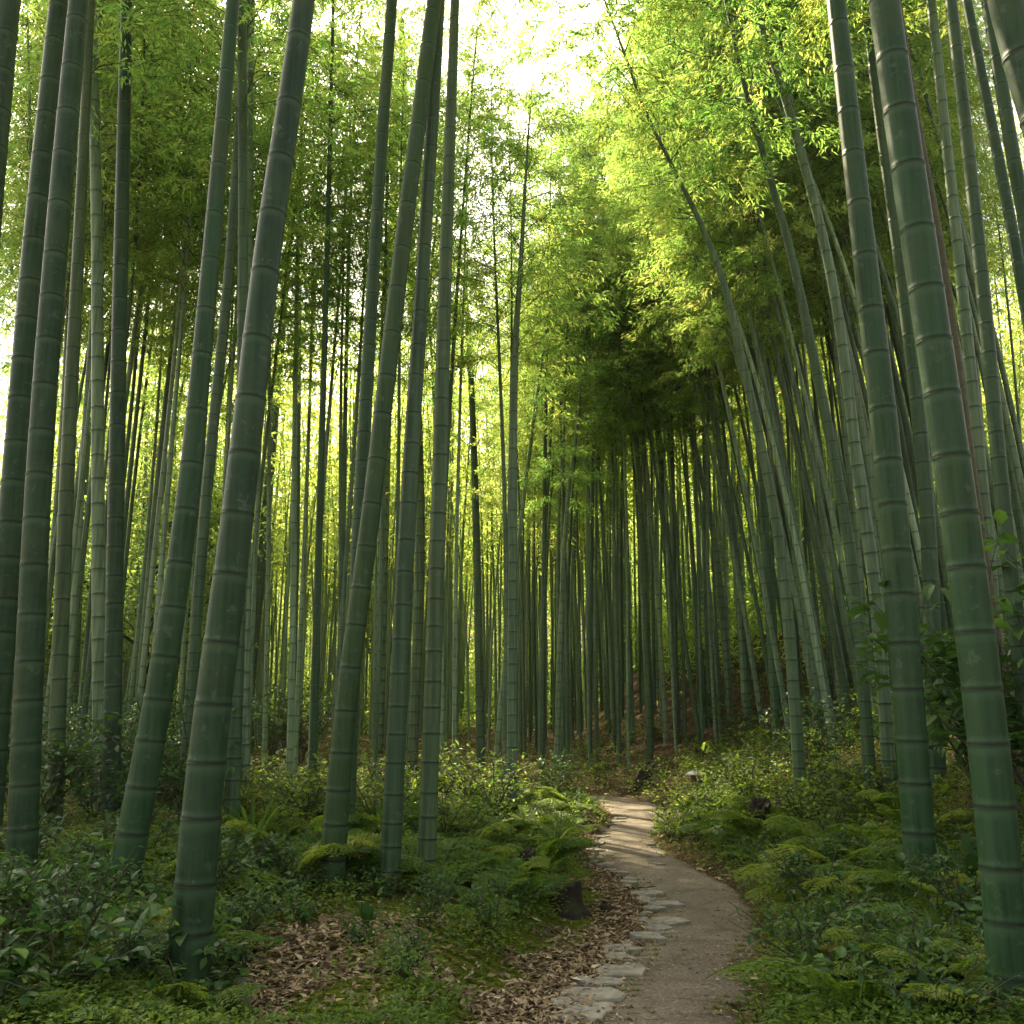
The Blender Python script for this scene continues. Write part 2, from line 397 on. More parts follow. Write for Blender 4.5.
i = np.arange(sh[0] - 1)[:, None] * sh[1] + np.arange(sh[1] - 1)[None]
mb.add(np.stack([X, Y, Z], -1), np.stack([i, i + 1, i + 1 + sh[1], i + sh[1]], -1).reshape(-1, 4), mossy=mossy(X.ravel(), Y.ravel()))
obj('ground', mb.mesh('ground', [M['ground']]), kind='structure', label='leaf littered forest floor rising into banks beside the path')

mb = MB(); nn = 16
u = np.linspace(0, 1, nn)[None, :, None]
wob = (fbm(np.arange(len(LD)) * .22, np.zeros(len(LD)), 5) - .5)[:, None] * .14
wob2 = (fbm(np.arange(len(LD)) * .22, np.zeros(len(LD)) + 9, 6) - .5)[:, None] * .14
nv = np.stack([-TAN[:, 1], TAN[:, 0]], -1)
PLm, PRm = LD + nv * (wob + .05), RD + nv * (wob2 - .05)
XY = PLm[:, None] * (1 - u) + PRm[:, None] * u
zz = .004 + (fbm(XY[..., 0] * 2.2, XY[..., 1] * 2.2, 31) - .5) * .03 + .012 * (1 - (2 * u[..., 0] - 1) ** 2)
zz[:, 0] = zz[:, -1] = -.03
i = np.arange(len(LD) - 1)[:, None] * nn + np.arange(nn - 1)[None]
edge = np.broadcast_to(np.abs(2 * u[..., 0] - 1) ** 3, zz.shape)
mb.add(np.concatenate([XY, zz[..., None]], -1), np.stack([i, i + 1, i + 1 + nn, i + nn], -1).reshape(-1, 4), edge=edge.ravel())
obj('path', mb.mesh('path', [M['path']]), kind='structure', label='narrow trodden gravel path winding into the bamboo')
def path_z(x, y): return .012

# ------------------------------------------------------------------ edging stones: flat slate slabs
def slab_mesh(seed, lx, ly, h):
    r = np.random.default_rng(seed); n = 8
    th = np.sort((np.arange(n) + r.uniform(-.35, .35, n)) * 2 * PI / n)
    rad = 1 + r.uniform(-.30, .18, n)
    ox = np.cos(th) * rad; oy = np.sin(th) * rad
    sq = np.maximum(np.abs(np.cos(th)), np.abs(np.sin(th))) ** -.6
    out = np.stack([ox * sq * lx / 2, oy * sq * ly / 2], -1)
    mb = MB(); rings = []
    for k, (s, z) in enumerate(((.93, -.06), (1.0, -.01), (1.0, h * .72), (.955, h * .97), (.55, h * 1.03))):
        z_ = z + (r.uniform(-.005, .005, n) if k > 1 else np.zeros(n))
        rings.append(np.concatenate([out * s, np.broadcast_to(z_, (n,))[:, None]], 1))
    V = np.concatenate(rings + [np.array([[0, 0, h * 1.02]])])
    Q = []; T = []
    for k in range(4):
        for j in range(n): Q.append([k * n + j, k * n + (j + 1) % n, (k + 1) * n + (j + 1) % n, (k + 1) * n + j])
    for j in range(n): T.append([4 * n + j, 4 * n + (j + 1) % n, 5 * n])
    mb.add(V, [np.array(Q), np.array(T)], smooth=False)
    return mb.mesh('slab', [M['stone']])
STONES = [(577, 1019, 58), (583, 1009, 62), (592, 997, 58), (604, 986, 40), (622, 974, 50), (619, 960, 34), (627, 951, 46), (645, 939, 40), (660, 931, 30),
          (662, 924, 46), (654, 911, 24), (664, 906, 38), (650, 896, 32), (644, 903, 20), (618, 874, 18), (629, 884, 20), (606, 867, 16), (597, 860, 15), (594, 852, 17), (598, 845, 16),
          (601, 838, 17), (606, 831, 16), (613, 826, 14), (621, 820, 13), (655, 858, 12), (651, 846, 12), (660, 866, 13)]
for k, (px, py, w) in enumerate(STONES):
    p = on_plane_z(np.array([px]), np.array([py]))[0]
    dep = p[1] * cp + (p[2] - CAMZ) * sp
    lx = w * dep / F * 1.02
    o = obj('edging_stone', slab_mesh(100 + k, lx, lx * rng.uniform(.7, .95), .018 + .012 * rng.random()))
    o.location = (p[0], p[1], .004); o.rotation_euler = (rng.uniform(-.05, .05), rng.uniform(-.06, .06), rng.uniform(-.25, .35))
    o['category'] = 'stone'; o['group'] = 'flat stones edging the path'
    o['label'] = 'flat grey stone slab in the row edging the gravel path'
rs_ = np.random.default_rng(64)
for k in range(44):
    i_ = int(rs_.integers(np.argmin(abs(LD[:, 1] - 4.2)), np.argmin(abs(LD[:, 1] - 14.5))))
    off = rs_.normal(.0, .085); q_ = LD[i_] + np.array([-TAN[i_, 1], TAN[i_, 0]]) * off
    lx = rs_.uniform(.06, .17)
    o = obj('edging_stone', slab_mesh(200 + k, lx, lx * rs_.uniform(.6, .95), rs_.uniform(.010, .026)))
    o.location = (q_[0], q_[1], .0); o.rotation_euler = (rs_.uniform(-.08, .08), rs_.uniform(-.08, .08), rs_.uniform(-PI, PI))
    o['category'] = 'stone'; o['group'] = 'small stones wedged between the edging slabs'
    o['label'] = 'small stone wedged between the flat slabs at the path edge'
firsts = [o for o in COL.objects if o.name.startswith('edging_stone')]
firsts[0]['label'] = 'pale edging slab cut off at the near end of the stone row'
firsts[1]['label'] = 'long grey edging slab, second from the near end of the stone row'
firsts[4]['label'] = 'widest mauve grey slab of the stone row, with a notched front'
firsts[9]['label'] = 'long flat slab jutting furthest onto the gravel where the path narrows'

# dark ragged strips across the path: shadows of small drops put into dark lips
def riser(pts, name, label, cat):
    P = on_plane_z(np.array([a for a, b in pts], float), np.array([b for a, b in pts], float))
    P2 = dense(P, 6); n = len(P2)
    r = np.random.default_rng(int(pts[0][0]))
    y0 = r.uniform(-.012, .012, n); hz = -.004 + .013 * r.random(n); hz[0] = hz[-1] = -.006
    th = (.004 + .016 * r.random(n))
    A = P2.copy(); A[:, 1] += y0; A[:, 2] = -.02
    B = A.copy(); B[:, 2] = .008 + hz
    C = B.copy(); C[:, 1] += th
    D = C.copy(); D[:, 2] = -.02; D[:, 1] += .03
    V = np.stack([A, B, C, D], 1).reshape(-1, 3)
    i = np.arange(n - 1)[:, None] * 4 + np.arange(3)[None]
    mb = MB(); mb.add(V, np.stack([i, i + 4, i + 5, i + 1], -1).reshape(-1, 4), smooth=False)
    o = obj(name, mb.mesh(name, [M['dark_stone']])); o['label'] = label; o['category'] = cat
riser([(622, 889), (640, 888.5), (660, 888), (680, 887), (700, 886)], 'step_shadow', 'long dark step shadow strip crossing the path at its widest bend', 'slate')
riser([(694, 911), (706, 912), (720, 910), (738, 908)], 'step_shadow', 'mossy dark step shadow strip by the right verge above the lower cracks', 'slate')
riser([(690, 935), (703, 934), (716, 936), (728, 933), (742, 934), (755, 933)], 'step_shadow', 'broken dark step shadow strip crossing the middle of the near path', 'slate')
riser([(648, 975), (660, 974), (671, 970), (674, 973), (685, 973)], 'step_shadow', 'short kinked dark step shadow strip beside the widest edging slab', 'slate')
riser([(610, 860), (624, 860.5), (642, 859)], 'step_shadow', 'short straight dark step shadow strip where the path narrows beyond the bend', 'slate')
riser([(655, 856), (662, 858), (668, 855)], 'step_shadow', 'tiny dark step shadow strip at the yellow leaved verge', 'slate')
riser([(577, 806), (590, 808), (600, 811), (606, 814)], 'step_shadow', 'dark step shadow strip at the far turn of the path under ferns', 'slate')

# ------------------------------------------------------------------ bamboo
def culm_mesh(P, R, sides, sp0, sp1, seed, mat='culm'):
    """P dense axis points, R radius at them; node ridges by arc length"""
    r = np.random.default_rng(seed)
    s = np.concatenate([[0], np.cumsum(np.linalg.norm(np.diff(P, axis=0), axis=1))]); S = s[-1]
    nodes = []; a = sp0 * .6
    while a < S - .05:
        nodes.append(a); a += (sp0 + (sp1 - sp0) * min(1, a / 4.5)) * (.68 + .32 * min(1, a / .6)) * r.uniform(.86, 1.12)
    rows = [(0, 1.03, 0, 0)]
    for a in nodes:
        rr = np.interp(a, s, R); w = max(.010, rr * .22)
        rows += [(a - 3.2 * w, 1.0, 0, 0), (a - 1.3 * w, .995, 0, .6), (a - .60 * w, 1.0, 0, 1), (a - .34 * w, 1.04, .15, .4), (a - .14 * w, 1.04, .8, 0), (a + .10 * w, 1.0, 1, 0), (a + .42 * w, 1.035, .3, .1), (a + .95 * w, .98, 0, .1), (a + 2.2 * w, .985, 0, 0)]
    rows.append((S, 1, 0, 0))
    rows = np.array(sorted(rows, key=lambda q: q[0]))
    rows[:, 0] = np.clip(rows[:, 0], 0, S)
    keep = np.concatenate([[True], np.diff(rows[:, 0]) > 1e-4]); rows = rows[keep]
    Pi = np.stack([np.interp(rows[:, 0], s, P[:, k]) for k in range(3)], -1)
    Ri = np.interp(rows[:, 0], s, R) * rows[:, 1]
    T0 = nrm(np.gradient(P, axis=0)); T = nrm(np.stack([np.interp(rows[:, 0], s, T0[:, k]) for k in range(3)], -1))
    A = nrm(np.cross(T, np.array([.2, 1, 0.]))); B = np.cross(T, A)
    th = np.arange(sides) * 2 * PI / sides
    V = Pi[:, None] + Ri[:, None, None] * (np.cos(th)[None, :, None] * A[:, None] + np.sin(th)[None, :, None] * B[:, None])
    n = len(rows); i = np.arange(n - 1)[:, None] * sides; j = np.arange(sides)[None]; k = (j + 1) % sides
    Q = np.stack(np.broadcast_arrays(i + j, i + k, i + sides + k, i + sides + j), -1).reshape(-1, 4)
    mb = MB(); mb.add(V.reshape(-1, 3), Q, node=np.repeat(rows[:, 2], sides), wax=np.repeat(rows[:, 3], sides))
    return mb.mesh('culm', [M[mat]])

def crown_mesh(P, R, s0, s1, seed, nodes=24, blen=1.9, per=700, L0=.098, W0=.0112, dens=1.0, bias=None):
    """branches at alternating nodes, drooping leafy plumes; one mesh: twigs and leaves"""
    r = np.random.default_rng(seed)
    s = np.concatenate([[0], np.cumsum(np.linalg.norm(np.diff(P, axis=0), axis=1))]); S = s[-1]
    mb = MB(); lp = []; ld = []; ln = []; lt = []
    az = r.uniform(0, 2 * PI)
    for k in range(nodes):
        f = (k + r.random() * .6) / nodes
        a = S * (s0 + (s1 - s0) * f)
        base = np.array([np.interp(a, s, P[:, c]) for c in range(3)])
        az += PI + r.normal(0, .5)
        for b in range(2):
            th = az + (b - .5) * 1.1 + r.normal(0, .35)
            bl = blen * (math.sin(min(1, .25 + f * 1.0) * PI * .86) ** .7 + .12) * r.uniform(.6, 1.15)
            if bias is not None: bl *= 1 + .35 * (math.cos(th) * bias[0] + math.sin(th) * bias[1])
            el = r.uniform(.45, .95); n = 8; t = np.linspace(0, 1, n)
            out = np.array([math.cos(th), math.sin(th), 0])
            B = base + bl * (t[:, None] * math.cos(el) * out + (math.sin(el) * t - .75 * t ** 2.2)[:, None] * np.array([0, 0, 1.]))
            B[1:] += r.normal(0, .02 * bl, (n - 1, 3))
            v, q = tube(B, np.linspace(.008, .002, n), 3); mb.add(v, q, mat=1, tint=.5)
            m = int(9 * dens + 2)
            for j in range(m):
                u = .22 + .78 * (j + r.random()) / m
                q0 = np.array([np.interp(u, t, B[:, c]) for c in range(3)])
                ta = th + r.choice([-1, 1]) * r.uniform(.3, 1.3); tl = bl * r.uniform(.18, .42) * (1.15 - .5 * u)
                te = r.uniform(-.15, .5)
                td = np.array([math.cos(ta) * math.cos(te), math.sin(ta) * math.cos(te), math.sin(te)])
                e = q0 + tl * td - np.array([0, 0, .45 * tl * tl / bl * 2])
                mid = (q0 + e) / 2 + np.array([0, 0, .06 * tl])
                v, q = tube(np.stack([q0, mid, e]), np.array([.003, .002, .001]), 3); mb.add(v, q, mat=1, tint=.5)
                nl = int(per / 18 * r.uniform(.6, 1.3))
                w = r.random(nl) ** .8
                pts = q0 + (e - q0) * w[:, None] + r.normal(0, .045, (nl, 3)) * np.array([1, 1, .6])
                a2 = ta + r.normal(0, .85, nl); e2 = r.normal(-.38, .42, nl)
                lp.append(pts); ld.append(np.stack([np.cos(a2) * np.cos(e2), np.sin(a2) * np.cos(e2), np.sin(e2)], -1))
                ln.append(np.array([0, 0, 1.]) + r.normal(0, .38, (nl, 3))); lt.append(np.full(nl, r.normal(.5, .13)) + r.normal(0, .12, nl))
    lp, ld, ln, lt = map(np.concatenate, (lp, ld, ln, lt))
    Ls = L0 * r.uniform(.65, 1.25, len(lp)); v, fc = leaf_d(lp, nrm(ld), nrm(ln), Ls, W0 * Ls / L0)
    mb.add(v, fc, mat=0, smooth=False, tint=np.repeat(np.clip(lt, 0, 1), 4))
    return mb.mesh('crown', [M['bamboo_leaf'], M['twig']])

def axis(H, lean, arch, power=2.4, n=60, wob=0.0, seed=0):
    r = np.random.default_rng(seed); z = np.linspace(0, 1, n)
    ph = r.uniform(0, 6, 2)
    x = -lean * z - arch * z ** power + wob * np.sin(z * 5 + ph[0]) * z; y = wob * np.sin(z * 4 + ph[1]) * z
    x -= x[0]; y -= y[0]
    zz = z * H * (1 - .10 * (arch / H) * z ** 2)
    return np.stack([x, y, zz], -1)
def rads(n, r0, tip=.10): 
    z = np.linspace(0, 1, n); return r0 * (1 - (1 - tip) * z ** 1.25)

# prototypes -------------------------------------------------------------------
PROTO = {}
def proto(key, H, lean, arch, r0, s0, seed, **kw):
    P = axis(H, lean, arch, wob=.12, seed=seed); R = rads(60, r0)
    return (culm_mesh(P, R, 9, .20, .36, seed), crown_mesh(P, R, s0, .985, seed + 50, per=230 if key.startswith('tall') else 400 if key.startswith('arch') else 330 if key in ('straight1', 'lean0') else 390, **kw))
SPEC = {
    'straight0': (14.5, .25, .3, .052, .52, 1), 'straight1': (13.5, -.1, .5, .046, .48, 2), 'straight2': (15.5, .5, .2, .056, .54, 3),
    'arch0': (15.0, 1.1, 2.0, .058, .58, 4), 'arch1': (14.0, 1.2, 2.4, .054, .54, 5), 'arch2': (16.0, .9, 1.7, .060, .60, 6), 'lean0': (14.5, 1.5, 1.2, .052, .56, 7), 'tall0': (14.5, .3, .6, .046, .56, 8), 'tall1': (14.0, -.3, .5, .043, .54, 9),
}
for k, a in SPEC.items(): PROTO[k] = proto(k, *a)

used = {}
def bamboo(kind, x, y, rz, sc, label, group):
    z = ground1(x, y) - .04
    if kind not in used:
        cm, km = PROTO[kind]
        r = empty('bamboo', (x, y, z), label, 'bamboo', group, rz); r.scale = (sc, sc, sc)
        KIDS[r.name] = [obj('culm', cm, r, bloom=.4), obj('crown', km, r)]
        used[kind] = r
        return r
    return copy_thing(used[kind], (x, y, z), rz, sc, label, group)

# bamboos that can be told apart in the photograph: measured outline points (px, py, width)
HERO = [
 # key points from the base up ; total height ; label ; crown?
 ([(-70, 880, 27), (-2, 120, 22), (9, 0, 21)], 13, 'bamboo culm cut off by the frame in the very top left corner'),
 ([(-16, 850, 30), (12, 512, 25), (34, 250, 22), (60, 0, 19)], 13.5, 'dark thick bamboo at the left frame edge, crossing close to its twin'),
 ([(20, 897, 30), (37, 512, 25), (56, 250, 22), (79, 0, 19)], 13.5, 'thick dark bamboo beside the left edge bamboo, leaning slightly right'),
 ([(53, 838, 17), (67, 480, 14), (80, 220, 11), (91, 0, 8)], 13, 'slim bamboo directly right of the thick dark pair at the left edge'),
 ([(69, 772, 12), (82, 500, 10), (104, 200, 8), (117, 50, 5)], 12, 'thin yellow green bamboo crossing between two slim upright bamboos'),
 ([(100, 812, 14), (98, 512, 13), (97, 250, 11), (92, 0, 9)], 13, 'slim upright bamboo standing just left of the straightest pale bamboo'),
 ([(111, 824, 18), (116, 512, 16), (121, 250, 14), (127, 0, 11)], 14, 'straight pale edged bamboo standing alone left of the leaning pair'),
 ([(118, 907, 33), (158, 700, 28), (186, 512, 23), (208, 290, 18), (233, 0, 13)], 13, 'strongly leaning bamboo with curved base, left one of the front pair'),
 ([(187, 985, 43), (207, 760, 38), (238, 512, 32), (268, 250, 27), (304, 0, 22)], 13.5, 'thickest bamboo in front on the left bank, leaning right'),
 ([(181, 826, 12), (205, 512, 11), (229, 270, 10), (243, 60, 8)], 13, 'slim bamboo seen between the two leaning front bamboos'),
 ([(231, 832, 16), (240, 560, 13), (243, 250, 10), (242, 20, 9)], 13, 'upright bamboo whose foot shows just right of the thickest one'),
 ([(243, 808, 13), (247, 400, 10), (249, 150, 8), (252, 0, 6)], 12.5, 'paler upright bamboo half hidden behind the thickest leaning one'),
 ([(248, 752, 11.5), (250, 680, 11), (262, 560, 10), (283, 320, 7), (293, 190, 5)], 12, 'thin bamboo tilting right behind the dark green bush'),
 ([(291, 764, 7), (297, 512, 6), (300, 220, 4), (302, 100, 3)], 11, 'very thin straight bamboo right of the thickest leaning one'),
 ([(330, 890, 27), (348, 690, 22), (371, 512, 19), (402, 250, 17), (434, 0, 15)], 13.5, 'long bamboo leaning right with closely ringed base in the leaf litter'),
 ([(345, 862, 17), (360, 512, 14), (378, 200, 12), (392, 0, 11)], 13.5, 'bamboo crossing behind the long leaning one with the ringed base'),
 ([(389, 886, 21), (408, 512, 17), (421, 300, 14), (436, 60, 12)], 13.5, 'upright brownish bamboo with mossy foot, next to two crossing leaning bamboos'),
 ([(426, 878, 19), (437, 560, 16), (446, 250, 13), (455, 0, 9)], 14, 'straight bamboo nearest the path among the ones on the left bank'),
 ([(378, 752, 12), (384, 512, 11), (390, 300, 9), (398, 60, 7)], 13, 'slim bamboo seen in the gap between the long leaning and brownish bamboos'),
 ([(412, 772, 11), (420, 512, 10), (410, 250, 8), (401, 20, 7)], 13, 'slim bamboo standing close behind the upright brownish one'),
 ([(512, 808, 11), (514, 400, 7.5), (521, 260, 4.8), (528, 140, 2.2), (533, 78, .8)], 0, 'lone slender bamboo by the path with a sparse see through crown'),
 ([(481, 772, 9), (477, 560, 8), (472, 400, 6.5), (467, 310, 5)], 11.5, 'thin pale bamboo behind the fern bank, left of the lone slender one'),
 ([(924, 908, 32), (893, 512, 28), (864, 250, 23), (836, 0, 18)], 13.5, 'thick upright bamboo on the right bank, left of the thickest one'),
 ([(1014, 1018, 42), (990, 760, 39), (959, 512, 36), (917, 230, 33), (884, 0, 29)], 13.5, 'thickest bamboo on the right bank, leaning left at the frame edge'),
 ([(1225, 950, 48), (1150, 600, 44), (1062, 200, 38), (1006, 0, 33)], 13, 'very close bamboo cut off by the top right corner'),
 ([(1042, 850, 18), (1004, 512, 15), (979, 250, 13), (951, 0, 11)], 13.5, 'bamboo rising behind the glossy shrub, leaning left beside the frame edge'),
 ([(1010, 800, 14), (985, 512, 12), (958, 250, 11), (931, 0, 9)], 13.5, 'slim bamboo right of the thickest right bank one, leaning parallel to it'),
 ([(1105, 850, 16), (1060, 512, 13), (1012, 230, 11), (967, 0, 9)], 13, 'slim bamboo in the upper right corner behind the very close one'),
 ([(1100, 830, 18), (1035, 290, 14), (1012, 150, 13), (988, 0, 12)], 13.5, 'bamboo tilting left and cut off by the right frame edge'),
 ([(1020, 800, 12), (977, 512, 11), (945, 280, 10), (915, 110, 8)], 12, 'brown dead looking bamboo hidden partly by the thickest right bank one'),
 ([(937, 792, 19), (927, 512, 15), (905, 300, 13), (880, 120, 10)], 13, 'bamboo standing between the two thickest ones of the right bank'),
 ([(891, 794, 14), (876, 600, 13), (858, 470, 12), (832, 280, 10), (793, 125, 8.5), (754, 0, 7)], 13, 'long arching bamboo on the right bank bending left into the canopy'),
 ([(872, 808, 13), (858, 620, 12), (842, 500, 11), (816, 370, 10), (790, 250, 8), (748, 100, 5)], 11.5, 'arching bamboo with bare tip, foot left of the two thickest ones'),
 ([(802, 810, 13), (788, 620, 11.5), (772, 500, 10), (742, 360, 8), (712, 250, 6), (647, 115, 3)], 11, 'strongly bowed bamboo over the path with a long dark bare tip'),
 ([(748, 738, 9), (738, 580, 8.5), (724, 480, 7.5), (700, 330, 6), (677, 240, 4)], 10.5, 'pale thin bamboo bending left, foot in the leafy slope'),
 ([(731, 722, 7), (717, 560, 6.5), (700, 470, 6), (672, 370, 5), (647, 315, 3)], 10, 'pale short topped bamboo bending left beside the canopy edge'),
 ([(778, 748, 10), (769, 600, 9.5), (760, 450, 8), (748, 300, 7), (738, 190, 5)], 11.5, 'upright slim bamboo just behind the strongly bowed one'),
 ([(678, 730, 8), (670, 600, 7.5), (660, 450, 6.5), (645, 330, 4)], 12, 'greyish slim bamboo on the reddish slope beyond the bend'),
 ([(650, 764, 7), (645, 600, 6.5), (637, 450, 5.5), (628, 370, 3.5)], 11.5, 'thin pale bamboo at the verge just past the bend'),
 ([(556, 778, 6), (560, 650, 5.5), (566, 520, 4.5), (577, 430, 3)], 11, 'very thin bamboo where the path disappears behind the ferns'),
]
HPOS = []
hero_crowns = [PROTO['straight0'][1], PROTO['straight1'][1]]
stub_axis = axis(7.0, .1, .3, n=40, seed=77)
HCROWN = [crown_mesh(stub_axis, rads(40, .03), .15, .98, 300 + q, nodes=13, blen=2.0, per=270) for q in range(3)]
for q, (kp, H, label) in enumerate(HERO):
    kp = np.array(kp, float)
    b = hit(kp[0, 0], min(kp[0, 1], 1022) if abs(kp[0, 0] - 512) < 560 else kp[0, 1])[0]
    Y0 = b[1]
    K = on_plane_y(kp[:, 0], kp[:, 1], Y0)
    dep = K[:, 1] * cp + (K[:, 2] - CAMZ) * sp
    rad = kp[:, 2] / 2 * dep / F
    K[0, 2] = ground1(K[0, 0], Y0)
    # extend upward to full height
    top = K[-1]; dirn = nrm(K[-1] - K[-2])
    full = H if H else top[2] - b[2]
    rest = full - (top[2] - b[2])
    zs = list(K[:, 2]); xs = list(K[:, 0]); rs = list(rad)
    if rest > .6:
        up = nrm(dirn * np.array([.75, 1, 1]))
        for f, rr in ((.25, .85), (.5, .66), (.75, .45), (1.0, .18)):
            zs.append(top[2] + rest * f); xs.append(top[0] + up[0] / up[2] * rest * f); rs.append(rad[-1] * rr)
    zs, xs, rs = map(np.array, (zs, xs, rs))
    # smooth dense axis with Catmull-Rom in z
    C = dense(np.stack([xs, np.full(len(xs), Y0), zs, rs], -1), 12)
    P = C[:, :3] - np.array([K[0, 0], Y0, K[0, 2]]); R = np.maximum(C[:, 3], .004)
    P = np.vstack([P[0] - np.array([(P[1] - P[0])[0], 0, .12]) * np.array([.3, 1, 1]), P]); R = np.concatenate([[R[0]], R])
    r = empty('bamboo', (K[0, 0], Y0, K[0, 2]), label, 'bamboo')
    spc = max(.13, min(.26, rad[0] * 2.6))
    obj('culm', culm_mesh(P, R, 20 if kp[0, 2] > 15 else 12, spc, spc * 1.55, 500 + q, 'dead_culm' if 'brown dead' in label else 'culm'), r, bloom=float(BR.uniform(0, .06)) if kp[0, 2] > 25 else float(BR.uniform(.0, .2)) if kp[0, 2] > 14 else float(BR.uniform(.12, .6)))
    HPOS.append((K[0, 0], Y0))
    if H == 0:
        obj('crown', crown_mesh(P, R, .58, .995, 900 + q, nodes=17, blen=2.3, per=420, dens=.9), r)
    elif kp[-1, 1] > 20 and kp[-1, 0] > 600 and rest < 3.2 or kp[-1, 1] > 90:
        obj('crown', crown_mesh(P, R, .60 if kp[0, 0] > 600 else .5, .99, 900 + q, nodes=17, blen=1.6, per=420, bias=(-.4, 0)), r)
    else:
        c = obj('crown', HCROWN[q % 3], r)
        j = int(np.searchsorted(P[:, 2], max(P[-1, 2] - 6.6, 1)))
        c.location = P[min(j, len(P) - 2)]
        dv = Vector(P[-1] - P[min(j, len(P) - 2)]).normalized()
        c.rotation_euler = (Vector((0, 0, 1)).rotation_difference(dv)).to_euler()

def zone(poly, n, seed, side, dmin=.12, mind=.25):
    """ground points under a region of the view, on one side of the path"""
    r = np.random.default_rng(seed); poly = np.array(poly, float)
    lo, hi = poly.min(0), poly.max(0); out = []
    q = r.uniform(lo, hi, (n * 12, 2)); x, y = q.T; ins = np.zeros(len(q), bool); j = len(poly) - 1
    for i in range(len(poly)):
        c = ((poly[i, 1] > y) != (poly[j, 1] > y)) & (x < (poly[j, 0] - poly[i, 0]) * (y - poly[i, 1]) / (poly[j, 1] - poly[i, 1] + 1e-9) + poly[i, 0]); ins ^= c; j = i
    q = q[ins][:n * 5]; P = hit(q[:, 0], q[:, 1]); d, s = path_dist(P[:, 0], P[:, 1])
    for p, dd, ss in zip(P, d, s):
        if len(out) >= n: break
        if dd < dmin or ss != side or p[1] > 40: continue
        if any((p[0] - a[0]) ** 2 + (p[1] - a[1]) ** 2 < (mind * (1 + .04 * p[1])) ** 2 for a in out): continue
        out.append(p)
    return out
# the rest of the stand: individuals on a jittered spread, nearest first
def spread(n, xr, yr, test, mind, seed, tries=9000):
    r = np.random.default_rng(seed); pts = []
    cx = r.uniform(*xr, tries); cy = r.uniform(*yr, tries)
    d, s = path_dist(cx, cy)
    for x, y, dd, ss in zip(cx, cy, d, s):
        if len(pts) >= n: break
        if dd < .7 or not test(x, y, dd, ss): continue
        if any((x - a) ** 2 + (y - b) ** 2 < mind ** 2 for a, b in pts) or any((x - a) ** 2 + (y - b) ** 2 < .45 ** 2 for a, b in HPOS): continue
        pts.append((x, y))
    return pts
r_ = np.random.default_rng(5)
inview = lambda x, y, m=1.5: abs(x) < y * .54 + m
def feet(poly, n, seed, side, dmin, mind, ymin=0):
    out = []
    for p in zone(poly, n * 3, seed, side, dmin, mind):
        if p[1] > ymin and all((p[0] - a) ** 2 + (p[1] - b) ** 2 > .4 ** 2 for a, b in HPOS): out.append((p[0], p[1]))
        if len(out) >= n: break
    return out
G1 = feet([(640, 742), (700, 728), (790, 690), (870, 655), (960, 630), (1060, 590), (1060, 700), (960, 770), (870, 775), (770, 745), (720, 752), (660, 765)], 112, 1, 1, 1.9, .24, 12.5)
for x, y in G1:
    k = r_.choice(['arch0', 'arch1', 'arch2', 'lean0', 'straight0'], p=[.27, .2, .25, .18, .1]) if y < 18.5 else r_.choice(['tall0', 'tall1', 'lean0'], p=[.42, .42, .16])
    bamboo(k, x, y, r_.normal(-.1, .2), r_.uniform(.82, 1.12), 'slim bamboo in the packed stand up the right slope, bowing towards the path', 'slim bamboos packed up the right slope')
G2 = feet([(520, 735), (560, 722), (640, 700), (730, 690), (740, 735), (640, 768), (560, 775), (520, 765)], 78, 2, 1, .9, .30)
for x, y in G2:
    k = r_.choice(['tall0', 'tall1', 'straight1', 'lean0'], p=[.42, .42, .16, 0])
    bamboo(k, x, y, r_.uniform(-PI, PI), r_.uniform(.82, 1.15), 'thin far bamboo in the dense grove beyond the path bend', 'thin far bamboos beyond the path bend')
G3 = feet([(-20, 745), (100, 738), (300, 735), (500, 732), (520, 770), (470, 790), (440, 768), (300, 775), (230, 790), (-20, 800)], 36, 3, -1, 1.2, .24, 11.5)
G3 += [q for q in spread(12, (-20, -3), (13, 32), lambda x, y, d, s: s < 0 and d > 1.2 and -.56 * y < x < -.3 * y, .9, 35) if all((q[0] - a) ** 2 + (q[1] - b) ** 2 > .5 for a, b in G3)]
G3 += [q for q in spread(60, (-11, 0), (15, 34), lambda x, y, d, s: s < 0 and d > 1.2 and -.34 * y < x < -.0 * y, .6, 33) if all((q[0] - a) ** 2 + (q[1] - b) ** 2 > .5 for a, b in G3)]
G3 = G3[:80] + [(.6, 20.3), (1.7, 21.6), (-2.5, 12.4), (-1.25, 17.9), (-1.75, 14.2), (-.95, 16.3), (-2.7, 15.4), (-.35, 19.5), (-1.5, 21.5), (-.1, 15.6), (-3.6, 13.4)]
for x, y in G3:
    k = r_.choice(['straight0', 'straight1', 'straight2', 'lean0', 'tall0', 'tall1']) if (x, y) not in ((-2.5, 12.4), (.6, 20.3), (1.7, 21.6), (-1.25, 17.9)) else 'straight2'
    bamboo(k, x, y, r_.uniform(-PI, PI), r_.uniform(.85, 1.15), 'slim bamboo standing back in the open grove left of the path', 'slim bamboos back in the left grove')

